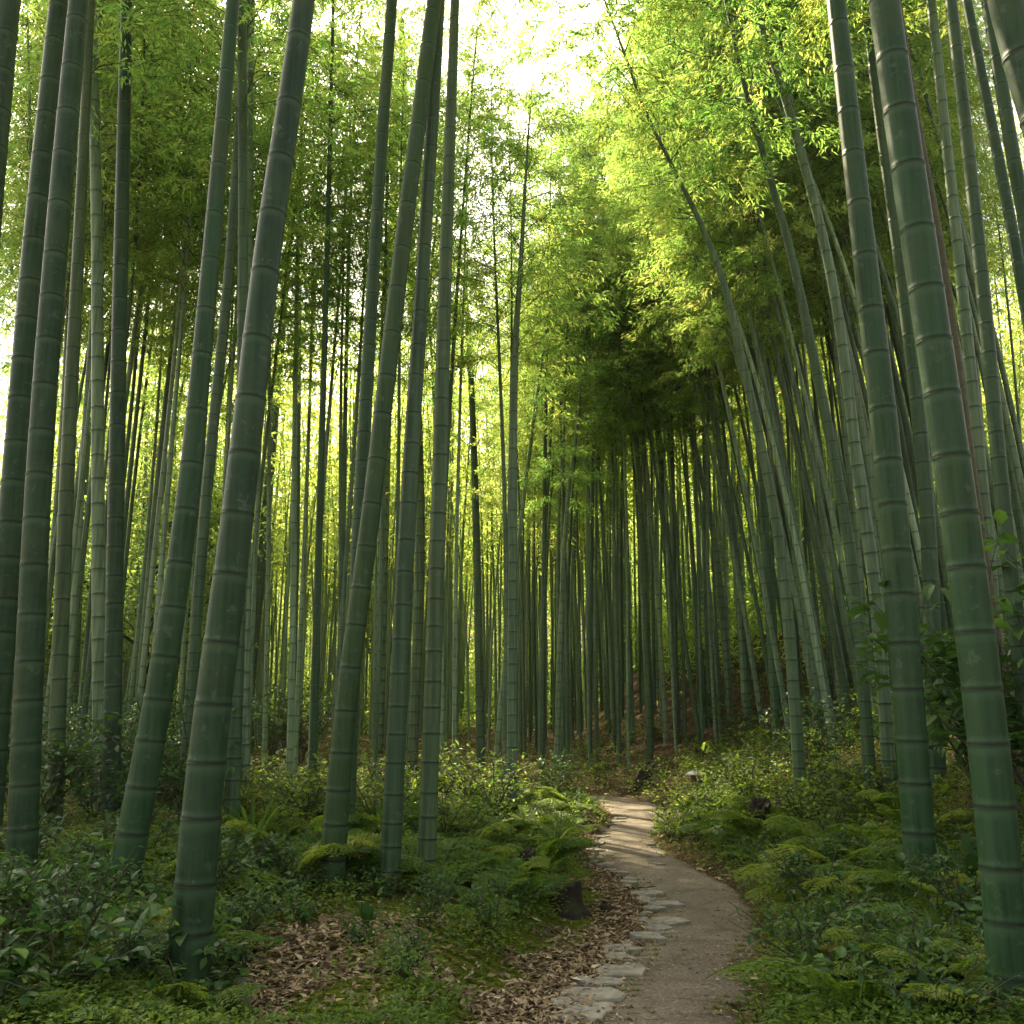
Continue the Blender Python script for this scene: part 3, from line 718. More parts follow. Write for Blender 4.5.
# ------------------------------------------------------------------ far thicket, one mass
def thicket():
    r = np.random.default_rng(8); mb = MB()
    n = 900
    x = r.uniform(-46, 46, n); y = r.uniform(32, 66, n) - .003 * x ** 2
    x2 = r.uniform(5, 34, 1500); y2 = r.uniform(20, 48, 1500); d2, s2 = path_dist(x2, y2)
    k = (d2 > 8) & (s2 > 0) & (x2 / y2 < .75); x = np.concatenate([x, x2[k][:260]]); y = np.concatenate([y, y2[k][:260]]); n = len(x)
    x3 = r.uniform(-20, 12, 1600); y3 = r.uniform(25, 38, 1600); d3, s3 = path_dist(x3, y3); k = (d3 > 3) & (y3 > 27 + .0 * x3)
    x = np.concatenate([x, x3[k][:330]]); y = np.concatenate([y, y3[k][:330]]); n = len(x)
    z = ground(x, y)
    def leaves(c, k, spr, tm, Lr):
        c = np.repeat(c, k, 0) + r.normal(0, 1, (len(c) * k, 3)) * np.array(spr); m = len(c)
        a2 = r.uniform(0, 2 * PI, m); e2 = r.normal(-.35, .4, m)
        d = np.stack([np.cos(a2) * np.cos(e2), np.sin(a2) * np.cos(e2), np.sin(e2)], -1)
        L = r.uniform(*Lr, m)
        v, fc = leaf_d(c, d, nrm(np.array([0, 0, 1.]) + r.normal(0, .4, (m, 3))), L, L * .14)
        mb.add(v, fc, mat=0, smooth=False, tint=np.repeat(np.clip(r.normal(tm, .2, m), 0, 1), 4))
    for i in range(n):
        H = r.uniform(11.5, 15.5); t = np.linspace(0, 1, 5); ln = r.normal(0, .6, 2)
        P = np.stack([x[i] + ln[0] * t ** 2, y[i] + ln[1] * t ** 2, z[i] - .1 + H * t], -1)
        v, q = tube(P, r.uniform(.04, .07) * (1 - .8 * t), 5); mb.add(v, q, mat=1)
        m = 75 if y[i] < 40 else 170
        f = .42 + .58 * r.random(m) ** .9
        rad = 1.8 * np.sqrt(r.random(m)) * np.sin(np.clip((f - .25) / .77, 0, 1) * PI) ** .6
        a = r.uniform(0, 2 * PI, m)
        leaves(np.stack([np.interp(f, t, P[:, 0]) + rad * np.cos(a), np.interp(f, t, P[:, 1]) + rad * np.sin(a), z[i] + H * f], -1), 3, (.16, .16, .12), .55, (.2, .36))
    m = 26000
    x = r.uniform(-46, 46, m); y = r.uniform(33, 60, m)
    x2 = r.uniform(4, 36, 22000); y2 = r.uniform(16, 50, 22000); d2, s2 = path_dist(x2, y2); k = (d2 > 5.5) & (s2 > 0)
    x = np.concatenate([x, x2[k]]); y = np.concatenate([y, y2[k]]); m = len(x)
    x3 = r.uniform(-36, 42, 38000); y3 = r.uniform(46, 70, 38000)
    leaves(np.stack([x3, y3, ground(x3, y3) + 11 * r.random(38000) ** 1.1], -1), 5, (.3, .3, .2), .45, (.24, .42))
    clump = fbm(x * .45, y * .45, 71); hh = (.3 + 4.2 * np.clip(clump - .3, 0, 1) * 2) * r.random(m)
    leaves(np.stack([x, y, ground(x, y) + hh], -1), 5, (.22, .22, .15), .35, (.16, .32))
    return mb.mesh('bamboo_thicket', [M['bamboo_leaf'], M['culm']])
obj('bamboo_thicket', thicket(), bloom=.85, kind='stuff', label='far mass of bamboo closing the view behind the grove')  # thicket culms coloured paler, as if lit from the front

# ------------------------------------------------------------------ broadleaf trees behind the left grove
def tree(x, y, H, seed, label, group=None, crook=1.0, nl=9000, low=.22, rt=.22):
    r = np.random.default_rng(seed); z = ground1(x, y)
    root = empty('broadleaf_tree', (x, y, z - .05), label, 'tree', group)
    mb = MB(); tips = []
    def limb(p, d, L, rad, lev):
        n = 7; pts = [p]; dd = d
        for k in range(n - 1):
            dd = nrm(dd + r.normal(0, .20 * crook, 3) + np.array([0, 0, .05])); pts.append(pts[-1] + dd * L / (n - 1))
        pts = np.array(pts)
        v, q = tube(pts, np.linspace(rad, rad * (.55 if lev else .12), n), 7 if lev < 2 else 4); mb.add(v, q)
        if lev >= 1: tips.append(pts[3:])
        if lev < 3:
            for k in range(3 if lev else 5):
                a = r.uniform(0, 2 * PI); u = r.integers(3, n) if lev else r.integers(2, n)
                nd = nrm(dd * .5 + np.array([math.cos(a), math.sin(a), r.uniform(-.1, .7)]))
                limb(pts[u], nd, L * r.uniform(.55, .8), rad * .5, lev + 1)
    limb(np.zeros(3), nrm(np.array([r.normal(0, .25 * crook), r.normal(0, .1), 1])), H * .45, rt, 0)
    obj('trunk', mb.mesh('trunk', [M['bark']]), root)
    T = np.concatenate(tips); T = T[T[:, 2] > H * low]
    c = T[r.integers(0, len(T), nl // 14)] + r.normal(0, .38, (nl // 14, 3))
    tint = np.repeat(np.clip(r.normal(.5, .2, len(c)), 0, 1), 14)
    c = np.repeat(c, 14, 0) + r.normal(0, .17, (len(c) * 14, 3)) * np.array([1, 1, .5])
    a = r.uniform(0, 2 * PI, len(c)); e = r.normal(-.15, .4, len(c)); L = r.uniform(.09, .16, len(c))
    v, f = leaf_o(c, np.stack([np.cos(a) * np.cos(e), np.sin(a) * np.cos(e), np.sin(e)], -1), nrm(np.array([0, 0, 1.]) + r.normal(0, .4, (len(c), 3))), L, L * .3)
    mb2 = MB(); mb2.add(v, f, smooth=False, tint=np.repeat(tint, 8))
    obj('crown', mb2.mesh('crown', [M['tree_leaf']]), root)
p = hit(88, 735)[0]
tree(-8.6, 19.0, 9, 41, 'dark crooked broadleaf tree behind the slim bamboos on the left', crook=1.7, nl=9000, rt=.24)
for k, (x, y, H) in enumerate(((-15, 25, 10), (-11, 28, 10), (-19, 32, 12), (-13.5, 35, 11), (-23, 38, 13), (-14, 36, 12), (-11.5, 22.5, 8), (-5.5, 40, 9), (-17, 28, 8))):
    tree(x, y, H, 60 + k, 'sunlit broadleaf tree glowing yellow green far behind the left grove', 'sunlit broadleaf trees behind the left grove', nl=15000, low=.04)

# ------------------------------------------------------------------ undergrowth
def fern_mesh(seed, fronds, L, arch, pin=16, erect=.75):
    r = np.random.default_rng(seed); mb = MB()
    for k in range(fronds):
        th = 2 * PI * (k + r.uniform(-.3, .3)) / fronds; l = L * r.uniform(.55, 1.15); el = erect * r.uniform(.6, 1.25)
        t = np.linspace(0, 1, 12); out = np.array([math.cos(th), math.sin(th), 0])
        P = l * (t[:, None] * math.cos(el) * out * (1 + .15 * t[:, None]) + (math.sin(el) * t - arch * t ** 2.2)[:, None] * np.array([0, 0, 1.])) + r.normal(0, .01, 3)
        v, q = tube(P, np.linspace(.004, .0012, 12) * L / .5, 3); mb.add(v, q, mat=1, tint=.4)
        u = np.linspace(.16, .985, pin); T0 = nrm(np.gradient(P, axis=0))
        base = np.stack([np.interp(u, t, P[:, c]) for c in range(3)], -1); T = nrm(np.stack([np.interp(u, t, T0[:, c]) for c in range(3)], -1))
        side = nrm(np.cross(T, np.array([0, 0, 1.]))); up = np.cross(side, T)
        tint = r.normal(.48, .13)
        for sgn in (-1, 1):
            pl = l * .27 * np.sin(np.clip(u * .93 + .10, 0, 1) * PI) ** .75 * r.uniform(.88, 1.1, pin) + .006
            d = nrm(sgn * side + .42 * T - .16 * up + r.normal(0, .07, (pin, 3)))
            # each pinna is itself a row of small leaflets along a midrib
            kk = 6; w = (np.arange(kk) + .5) / kk
            lp = (base[:, None] + pl[:, None, None] * w[None, :, None] * d[:, None] - (.16 * pl[:, None] * w[None] ** 2)[..., None] * up[:, None]).reshape(-1, 3)
            dd = np.repeat(d, kk, 0); uu = np.repeat(nrm(up + r.normal(0, .08, (pin, 3))), kk, 0); ss = nrm(np.cross(dd, uu))
            ll = np.repeat(pl, kk) * np.tile(.30 * (1 - .70 * w), pin) + .004
            for s2 in (-1, 1):
                v, f = leaf_d(lp, nrm(s2 * ss + .75 * dd + r.normal(0, .10, dd.shape)), uu, ll * r.uniform(.85, 1.15, len(ll)), ll * .30)
                mb.add(v, f, mat=0, smooth=False, tint=np.repeat(np.clip(tint + r.normal(0, .06, len(ll)), 0, 1), 4))
            v, f = leaf_d(base + .86 * pl[:, None] * d - (.12 * pl[:, None]) * up, d, up, pl * .2, pl * .035); mb.add(v, f, mat=0, smooth=False, tint=tint)
    return mb.mesh('fern', [M['fern_leaf'], M['stem']])
def leafy_mesh(seed, stems, H, nleaf, L, wr=.28, spreadr=.3, mat='shade_leaf', droop=.2, twigs=2):
    """a low shrub: branching stems carrying ovate leaves; returns (stems mesh, leaves mesh)"""
    r = np.random.default_rng(seed); ms = MB(); lp = []; ld = []
    for k in range(stems):
        th = r.uniform(0, 2 * PI); h = H * r.uniform(.6, 1.1); o = spreadr * r.uniform(.3, 1.2)
        t = np.linspace(0, 1, 7)
        P = np.stack([math.cos(th) * o * t ** 1.3, math.sin(th) * o * t ** 1.3, h * t - .1 * h * t ** 2], -1); P[1:] += r.normal(0, .015 * H, (6, 3))
        v, q = tube(P, np.linspace(.007, .002, 7) * (H / .6) ** .5, 4); ms.add(v, q)
        br = [(P, 1)]
        for j in range(twigs):
            u = r.uniform(.3, .95); q0 = np.array([np.interp(u, t, P[:, c]) for c in range(3)])
            a = r.uniform(0, 2 * PI); tl = H * r.uniform(.25, .5); e = r.uniform(.0, .8)
            e1 = q0 + tl * np.array([math.cos(a) * math.cos(e), math.sin(a) * math.cos(e), math.sin(e)])
            B = np.stack([q0, (q0 + e1) / 2 + np.array([0, 0, .05 * tl]), e1]); v, q = tube(B, np.array([.004, .003, .0015]), 3); ms.add(v, q)
            br.append((B, .7))
        for B, w in br:
            n = max(2, int(nleaf / stems / (1 + twigs * .7) * w * r.uniform(.8, 1.2)))
            u = r.uniform(.25, 1.0, n); tt = np.linspace(0, 1, len(B))
            lp.append(np.stack([np.interp(u, tt, B[:, c]) for c in range(3)], -1))
            a = r.uniform(0, 2 * PI, n); e = r.normal(.05, .4, n)
            ld.append(np.stack([np.cos(a) * np.cos(e), np.sin(a) * np.cos(e), np.sin(e)], -1))
    lp = np.concatenate(lp); ld = np.concatenate(ld); n = len(lp)
    Ls = L * r.uniform(.55, 1.2, n); lp = lp + ld * Ls[:, None] * .12
    v, f = leaf_o(lp, ld, nrm(np.array([0, 0, 1.]) + r.normal(0, .3, (n, 3))), Ls, Ls * wr, droop)
    ml = MB(); ml.add(v, f, smooth=False, tint=np.repeat(np.clip(r.normal(.45, .22, n), 0, 1), 8))
    return ms.mesh('stems', [M['stem']]), ml.mesh('leaves', [M[mat]])

FERN = [fern_mesh(700 + k, f, L, a, p, e) for k, (f, L, a, p, e) in enumerate(((7, .62, .58, 18, 1.0), (6, .78, .62, 20, 1.0), (8, .52, .50, 16, .9), (5, .88, .58, 22, .95), (7, .46, .44, 15, 1.05)))]
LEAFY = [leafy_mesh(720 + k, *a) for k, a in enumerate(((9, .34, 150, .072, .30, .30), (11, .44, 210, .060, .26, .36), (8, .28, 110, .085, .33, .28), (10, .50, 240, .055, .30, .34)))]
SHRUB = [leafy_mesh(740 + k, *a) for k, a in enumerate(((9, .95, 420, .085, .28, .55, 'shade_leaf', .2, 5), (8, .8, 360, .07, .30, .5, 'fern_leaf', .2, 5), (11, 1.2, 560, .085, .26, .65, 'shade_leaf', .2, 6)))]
LIGHT = [leafy_mesh(760 + k, *a) for k, a in enumerate(((8, .42, 150, .07, .30, .34, 'fern_leaf', .2, 4), (9, .60, 220, .06, .28, .4, 'fern_leaf', .2, 4)))]

used_p = {}
def plant(kind, var, loc, sc, rz, name, label, cat, group=None):
    key = (kind, var)
    if key not in used_p:
        r = empty(name, tuple(loc), label, cat, group, rz); r.scale = (sc, sc, sc)
        if kind == 'fern': KIDS[r.name] = [obj('fronds', FERN[var], r)]
        else:
            s, l = dict(leafy=LEAFY, shrub=SHRUB, light=LIGHT)[kind][var]
            KIDS[r.name] = [obj('stems', s, r), obj('leaves', l, r)]
        used_p[key] = r
        return r
    r = copy_thing(used_p[key], tuple(loc), rz, sc, label, group or '')
    if not group and 'group' in r: del r['group']
    return r
U = np.random.default_rng(77)
def sow(kind, vars_, pts, s0, s1, name, label, cat, group):
    for p in pts: plant(kind, int(U.choice(vars_)), p - np.array([0, 0, .015]), U.uniform(s0, s1), U.uniform(0, 2 * PI), name, label, cat, group)

sow('fern', [0, 2, 3, 4], zone([(-20, 850), (180, 850), (230, 930), (200, 1030), (-20, 1030)], 24, 37, -1, .5, .22), .6, 1.0, 'fern', 'fern in the shade among the front bamboos of the left bank', 'fern', 'ferns in the shade of the left front bamboos')
strip = [(480, 790), (585, 790), (600, 830), (590, 850), (560, 870), (540, 900), (500, 940), (440, 880), (470, 830)]
sow('fern', [0, 1, 2, 4], zone(strip, 34, 1, -1, .35), .75, 1.2, 'fern', 'bright green fern in the bank along the left side of the path', 'fern', 'ferns on the bank left of the path')
sow('fern', [0, 1, 3], zone([(200, 790), (420, 790), (470, 880), (330, 890), (210, 900)], 20, 2, -1, .6, .32), .8, 1.25, 'fern', 'fern among the feet of the leaning bamboos left of the path', 'fern', 'ferns among the left bamboo feet')
sow('leafy', [0, 1, 2, 3], zone([(-20, 830), (180, 850), (330, 900), (250, 940), (200, 1030), (-20, 1030)], 34, 3, -1, .6, .24), .8, 1.25, 'leafy_plant', 'dark broad leaved plant in the shaded near left corner', 'plant', 'dark leafy plants in the near left corner')
sow('leafy', [0, 2, 3], zone([(240, 900), (340, 890), (520, 900), (500, 960), (400, 980), (250, 960)], 12, 31, -1, .6, .3), .45, .75, 'leafy_plant', 'small leafy plant scattered over the leaf litter by the ringed bamboo', 'plant', 'small plants on the leaf litter')
sow('light', [0, 1], zone([(220, 745), (500, 745), (560, 800), (470, 850), (230, 830)], 40, 4, -1, .8, .35), .8, 1.4, 'undershrub', 'light green undershrub between the bamboos left of the path', 'shrub', 'light undershrubs left of the path')
sow('shrub', [0, 2], zone([(-30, 735), (240, 735), (240, 800), (180, 840), (-30, 850)], 26, 5, -1, .8, .5), .8, 1.2, 'shrub', 'dark shrub in the shade behind the left front bamboos', 'shrub', 'dark shrubs behind the left bamboos')
right_low = [(660, 830), (740, 790), (860, 800), (1010, 870), (1010, 1024), (765, 1024), (765, 930), (735, 880)]
sow('fern', [0, 1, 2, 3, 4], zone(right_low, 75, 6, 1, .34, .20), .75, 1.2, 'fern', 'fern in the thick growth on the bank right of the path', 'fern', 'ferns on the bank right of the path')
sow('leafy', [0, 1, 2, 3], zone([(770, 860), (1020, 860), (1020, 1030), (770, 1030)], 34, 7, 1, .2, .24), .7, 1.1, 'leafy_plant', 'glossy low plant between the ferns in the near right bank', 'plant', 'glossy low plants in the right bank')
sow('light', [0, 1], zone([(650, 830), (690, 780), (800, 760), (900, 800), (860, 850), (720, 860)], 40, 8, 1, .12, .28), .7, 1.1, 'undershrub', 'yellow green undershrub on the right slope above the bend', 'shrub', 'yellow green undershrubs on the right slope')
sow('light', [0, 1], zone([(560, 745), (700, 735), (720, 780), (660, 800), (600, 790), (540, 785)], 26, 9, 1, .15, .5), .7, 1.1, 'undershrub', 'low undershrub along the far verge beyond the bend', 'shrub', 'undershrubs beyond the bend')
sow('shrub', [0, 1, 2], zone([(700, 690), (960, 640), (980, 760), (820, 790), (720, 760)], 26, 10, 1, 1.0, .7), .7, 1.1, 'shrub', 'leafy shrub among the bamboo feet on the right slope', 'shrub', 'shrubs among the right slope bamboos')

sow('light', [0, 1], zone([(200, 728), (520, 722), (530, 765), (200, 765)], 40, 41, -1, 1.0, .5), .9, 1.7, 'undershrub', 'light undershrub far back on the floor of the left grove', 'shrub', 'undershrubs far back in the left grove')
sow('light', [0, 1], zone([(690, 770), (880, 700), (930, 790), (860, 830), (700, 830)], 34, 43, 1, .6, .4), .8, 1.3, 'undershrub', 'undershrub under the bowed bamboos of the right slope', 'shrub', 'undershrubs under the bowed bamboos')
for kp, H, label in HERO:
    if kp[0][2] < 15 or not (0 < kp[0][0] < 1024): continue
    b_ = hit(kp[0][0], min(kp[0][1], 1022))[0]
    for a_ in range(3):
        t_ = U.uniform(-.9, 2.6) + PI; o_ = np.array([math.cos(t_) * .19, -abs(math.sin(t_)) * .13, 0]); q_ = b_ + o_; q_[2] = ground1(q_[0], q_[1]) - .02
        plant(['light', 'fern', 'leafy'][a_], int(U.integers(0, 2)), q_, U.uniform(.35, .6), U.uniform(0, 6), ['undershrub', 'fern', 'leafy_plant'][a_], ['small sprig growing against the foot of a thick front bamboo', 'small fern growing against the foot of a thick front bamboo', 'small leafy plant growing against the foot of a thick front bamboo'][a_], ['shrub', 'fern', 'plant'][a_], ['sprigs at bamboo feet', 'ferns at bamboo feet', 'plants at bamboo feet'][a_])

# single plants one can point to
p = hit(612, 0 + 792)[0]
b = hit(292, 772)[0]
for k, (px, py) in enumerate(((288, 770), (300, 765), (272, 768))):
    q = hit(px, py)[0]
    plant('shrub', 2, q, 1.75 - .2 * k, k * 2.0, 'shrub', ['tall dark dense bush behind the thickest left bamboo', 'dark bush adjoining the tall dense one on its right', 'dark bush adjoining the tall dense one on its left'][k], 'shrub')
q = hit(556, 800)[0]; plant('shrub', 0, q, .75, 1.0, 'shrub', 'dark bushy evergreen beside the lone slender bamboo at the path edge', 'shrub')
# glossy big-leaved shrub at the right frame edge
def big_shrub():
    p = hit(1000, 860)[0]; p = np.array([3.42, 6.4, ground1(3.42, 6.4)])
    r = empty('glossy_shrub', tuple(p), 'tall glossy big leaved shrub behind the thickest right bank bamboo', 'shrub')
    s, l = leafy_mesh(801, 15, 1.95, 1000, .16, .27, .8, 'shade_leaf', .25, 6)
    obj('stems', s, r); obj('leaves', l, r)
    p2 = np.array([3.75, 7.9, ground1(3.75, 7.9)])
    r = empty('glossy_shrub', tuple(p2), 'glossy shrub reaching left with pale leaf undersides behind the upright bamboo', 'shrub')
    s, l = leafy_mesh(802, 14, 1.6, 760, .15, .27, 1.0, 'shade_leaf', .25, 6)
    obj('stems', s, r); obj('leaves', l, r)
big_shrub()
def strap_plant(px, py, n, L, w, label, name='strap_leaved_plant', mat='fern_leaf', erect=1.05):
    p = hit(px, py)[0]; r = np.random.default_rng(int(px)); mb = MB()
    for k in range(n):
        th = r.uniform(0, 2 * PI); l = L * r.uniform(.6, 1.15); el = erect * r.uniform(.7, 1.2); t = np.linspace(0, 1, 9)
        out = np.array([math.cos(th), math.sin(th), 0]); sd = np.array([-out[1], out[0], 0])
        P = l * (t[:, None] * math.cos(el) * out + (math.sin(el) * t - .42 * t ** 2.4)[:, None] * np.array([0, 0, 1.])) + out * .02
        W = (w * (np.sin(np.clip(t * .85 + .12, 0, 1) * PI) ** .7))[:, None]; W[-1] = .0005
        V = np.stack([P + sd * W, P - np.array([0, 0, .25]) * W, P - sd * W], 1).reshape(-1, 3)
        i = np.arange(8)[:, None] * 3 + np.arange(2)[None]
        mb.add(V, np.stack([i, i + 1, i + 4, i + 3], -1).reshape(-1, 4), tint=np.clip(r.normal(.4, .15), 0, 1))
    o = obj(name, mb.mesh(name, [M[mat]])); o.location = p; o['label'] = label; o['category'] = 'plant'
strap_plant(252, 850, 46, .85, .012, 'clump of long grassy blades right of the thickest left bamboo')
strap_plant(975, 895, 9, .55, .040, 'broad strap leaved plant between the two thickest right bamboos', mat='shade_leaf', erect=1.2)
strap_plant(1005, 830, 9, .6, .04, 'broad strap leaved plant under the glossy shrub', mat='shade_leaf', erect=1.2)
strap_plant(368, 925, 8, .22, .022, 'small upright broad bladed plant on the litter below the ringed bamboo', mat='shade_leaf', erect=1.35)

# ------------------------------------------------------------------ stumps, logs, lantern
def stump(px, py, h, rr, label, lean=0.0, hollow=True, name='tree_stump'):
    p = hit(px, py)[0]; r = np.random.default_rng(int(px * 3 + py)); n = 22
    th = np.arange(n) * 2 * PI / n; bump = 1 + .10 * np.sin(3 * th + r.uniform(0, 6)) + .07 * np.sin(7 * th + r.uniform(0, 6)) + r.normal(0, .03, n)
    top = h * (1 + .16 * np.sin(th + r.uniform(0, 6)) + r.normal(0, .07, n))
    rows = []
    for f, s in ((-.25, 1.55), (0, 1.38), (.12, 1.18), (.4, 1.03), (.75, 1.0), (.95, .98), (1.0, .92), (.97, .72), (.86, .5), (.80, .2)):
        z = top * f if f > .5 else h * f
        rows.append(np.stack([np.cos(th) * rr * bump * s + lean * f * h, np.sin(th) * rr * bump * s, z + np.zeros(n)], -1))
    V = np.concatenate(rows); i = np.arange(len(rows) - 1)[:, None] * n; j = np.arange(n)[None]; k = (j + 1) % n
    mb = MB(); mb.add(V, [np.stack(np.broadcast_arrays(i + j, i + k, i + n + k, i + n + j), -1).reshape(-1, 4), (np.arange(n)[None] + (len(rows) - 1) * n)], smooth=False)
    o = obj(name, mb.mesh(name, [M['dead_wood']])); o.location = p; o['label'] = label; o['category'] = 'stump'
stump(563, 912, .17, .13, 'dark broken stump on the edge of the left bank')
stump(526, 872, .16, .075, 'small dark stump with pale chip behind the broken bank stump')
stump(752, 835, .34, .10, 'dark hollow stump leaning in the growth on the right bank', .35)
stump(788, 812, .22, .13, 'dark rotten stump at the foot of the strongly bowed bamboo')
stump(641, 787, .36, .14, 'black stump beside the far turn of the path', .3)
stump(455, 775, .35, .12, 'dark stump behind the straight bamboo nearest the path')
def fallen(pts, r0, r1, label, lift=.04, name='fallen_branch', mat='dead_wood'):
    P = hit([a for a, b in pts], [b for a, b in pts]); P[:, 2] += lift
    P = dense(P, 5); n = len(P); mb = MB(); v, q = tube(P, np.linspace(r0, r1, n), 7)
    mb.add(v, q); o = obj(name, mb.mesh(name, [M[mat]])); o['label'] = label; o['category'] = 'branch'
fallen([(632, 793), (642, 778), (650, 770)], .03, .018, 'curved pale branch lying against the black stump', .12)
fallen([(555, 965), (574, 957), (590, 948)], .012, .006, 'thin dry branch on the litter strip beside the stones', .02)
fallen([(500, 872), (520, 868), (545, 858)], .02, .012, 'pale dry branch lying by the small dark stump', .05)
fallen([(700, 842), (716, 824), (728, 806)], .014, .008, 'dry cane lying among the yellow green leaves of the right verge', .12)

def lantern():
    p = hit(697, 795)[0] - np.array([0, 0, .16])
    r = empty('garden_lantern', tuple(p), 'small stone lantern with flat pale cap in the ferns past the bend', 'lantern')
    def lathe(prof, n=16):
        th = np.arange(n) * 2 * PI / n; V = np.concatenate([np.stack([a * np.cos(th), a * np.sin(th), np.full(n, z)], -1) for a, z in prof])
        i = np.arange(len(prof) - 1)[:, None] * n; j = np.arange(n)[None]; k = (j + 1) % n
        return V, np.stack(np.broadcast_arrays(i + j, i + k, i + n + k, i + n + j), -1).reshape(-1, 4)
    for nm, prof, m in (('base', [(.13, -.05), (.125, .25), (.11, .33), (.09, .36), (.001, .362)], 'moss_stone'),
                        ('light_box', [(.085, .355), (.085, .48), (.001, .481)], 'dark_stone'),
                        ('cap', [(.10, .475), (.155, .485), (.16, .50), (.13, .525), (.06, .55), (.001, .555)], 'pale_stone')):
        mb = MB(); v, q = lathe(prof); mb.add(v, q, smooth=False); obj(nm, mb.mesh(nm, [M[m]]), r)
lantern()
def rock(px, py, s, label):
    p = hit(px, py)[0]; r = np.random.default_rng(int(px)); n, m = 14, 9; V = []
    for a in np.linspace(0, PI, m):
        for b in np.arange(n) * 2 * PI / n:
            d = np.array([math.sin(a) * math.cos(b), math.sin(a) * math.sin(b), math.cos(a)])
            k = 1 + .22 * math.sin(3 * d[0] + 2 * d[1] + px) + .12 * math.sin(7 * d[1] - 5 * d[2] + px) + r.normal(0, .025)
            V.append(d * k * s * np.array([1, .85, .75]))
    i = np.arange(m - 1)[:, None] * n; j = np.arange(n)[None]; k = (j + 1) % n
    mb = MB(); mb.add(np.array(V), np.stack(np.broadcast_arrays(i + j, i + n + j, i + n + k, i + k), -1).reshape(-1, 4))
    o = obj('rock', mb.mesh('rock', [M['dead_wood'] if s < .07 else M['moss_stone']])); o.location = p + np.array([0, 0, s * .3]); o['label'] = label; o['category'] = 'rock'
rock(233, 1002, .085, 'mossy rounded rock right of the thickest left bamboo foot')
rock(607, 912, .05, 'dark clod of earth on the litter strip beside the stones')

# ------------------------------------------------------------------ carpets nobody could count
def screen_pts(n, seed, y0=745, y1=1060, x0=-60, x1=1084):
    r = np.random.default_rng(seed); px = r.uniform(x0, x1, n); py = y0 + (y1 - y0) * r.random(n)
    return hit(px, py), px, py, r
def bare(x, y, d, s):
    """0 where plants cover the ground, 1 where litter lies open"""
    b = np.zeros(len(x))
    strip_ = .08 + .62 * sstep(11, 7, y)
    b = np.maximum(b, np.where(s < 0, sstep(strip_ + .15, strip_ - .05, d), sstep(.12, .0, d)))
    for cx, cy, rr in BARE: b = np.maximum(b, 1.1 * np.exp(-(((x - cx) ** 2 + (y - cy) ** 2) / rr ** 2) ** 2))
    return np.clip(b, 0, 1)
_b = hit([300, 350, 430, 330, 260, 470, 560, 690, 660, 815, 560], [970, 930, 915, 1005, 1000, 990, 1000, 735, 750, 770, 745])
BARE = [(q[0], q[1], .22 + .05 * q[1]) for q in _b]
def ground_cover():
    P, px, py, r = screen_pts(24000, 3, 716)
    d, s = path_dist(P[:, 0], P[:, 1])
    k = (d > .05) & (P[:, 1] < 44) & (r.random(len(P)) > bare(P[:, 0], P[:, 1], d, s) * 1.0)
    P = P[k]; s = s[k]; n = len(P)
    dist = P[:, 1]; per = 9
    c = np.repeat(P, per, 0); Nn = len(c); sc = np.repeat(.6 + .05 * dist, per)
    a = r.uniform(0, 2 * PI, Nn); e = r.normal(.25, .35, Nn)
    hgt = r.random(Nn) ** 1.2 * .17 * np.minimum(sc, 1.6)
    rad = r.random(Nn) ** .6 * .12 * sc
    c = c + np.stack([np.cos(a) * rad, np.sin(a) * rad, hgt], -1)
    L = r.uniform(.018, .048, Nn) * np.minimum(sc, 1.7)
    v, f = leaf_o(c, np.stack([np.cos(a) * np.cos(e), np.sin(a) * np.cos(e), np.sin(e)], -1), nrm(np.array([0, 0, 1.]) + r.normal(0, .3, (Nn, 3))), L, L * .27)
    mb = MB()
    base = .40 + .28 * (fbm(P[:, 0] * .8, P[:, 1] * .8, 44) - .5) * 2
    mb.add(v, f, smooth=False, tint=np.repeat(np.clip(np.repeat(base, per) + r.normal(0, .16, Nn), 0, 1), 8))
    return mb.mesh('ground_cover', [M['fern_leaf']])
obj('ground_cover', ground_cover(), kind='stuff', label='low green ground cover over both banks of the path')
def leaf_litter():
    P, px, py, r = screen_pts(120000, 4, 722)
    d, s = path_dist(P[:, 0], P[:, 1])
    pr = np.where(d > .0, .12 + .88 * bare(P[:, 0], P[:, 1], d, s), .050 + .45 * sstep(-.30, 0, d) * (fbm(P[:, 0] * 3, P[:, 1] * 3, 91) > .45))
    pr *= 1 - .85 * (mossy(P[:, 0], P[:, 1]) > .62)
    k = (r.random(len(P)) < pr) & (P[:, 1] < 30); P = P[k]; d = d[k]; n = len(P)
    a = r.uniform(0, 2 * PI, n); e = r.normal(.0, .28, n)
    L = r.uniform(.020, .065, n) * (1 + .03 * P[:, 1]); L = np.where(d < 0, L * .6, L)
    P[:, 2] = np.maximum(P[:, 2], np.where(d < .0, .014, -9)) + .006 + .02 * r.random(n) * (d > 0)
    v, f = leaf_d(P, np.stack([np.cos(a) * np.cos(e), np.sin(a) * np.cos(e), np.sin(e)], -1), nrm(np.array([0, 0, 1.]) + r.normal(0, .3, (n, 3))), L, L * r.uniform(.10, .22, n))
    mb = MB(); mb.add(v, f, smooth=False, tint=np.repeat(np.clip(r.normal(.48, .24, n), 0, 1), 4))
    return mb.mesh('leaf_litter', [M['litter']])
obj('leaf_litter', leaf_litter(), kind='stuff', label='dry tan bamboo leaf litter over the bare banks and path edges')
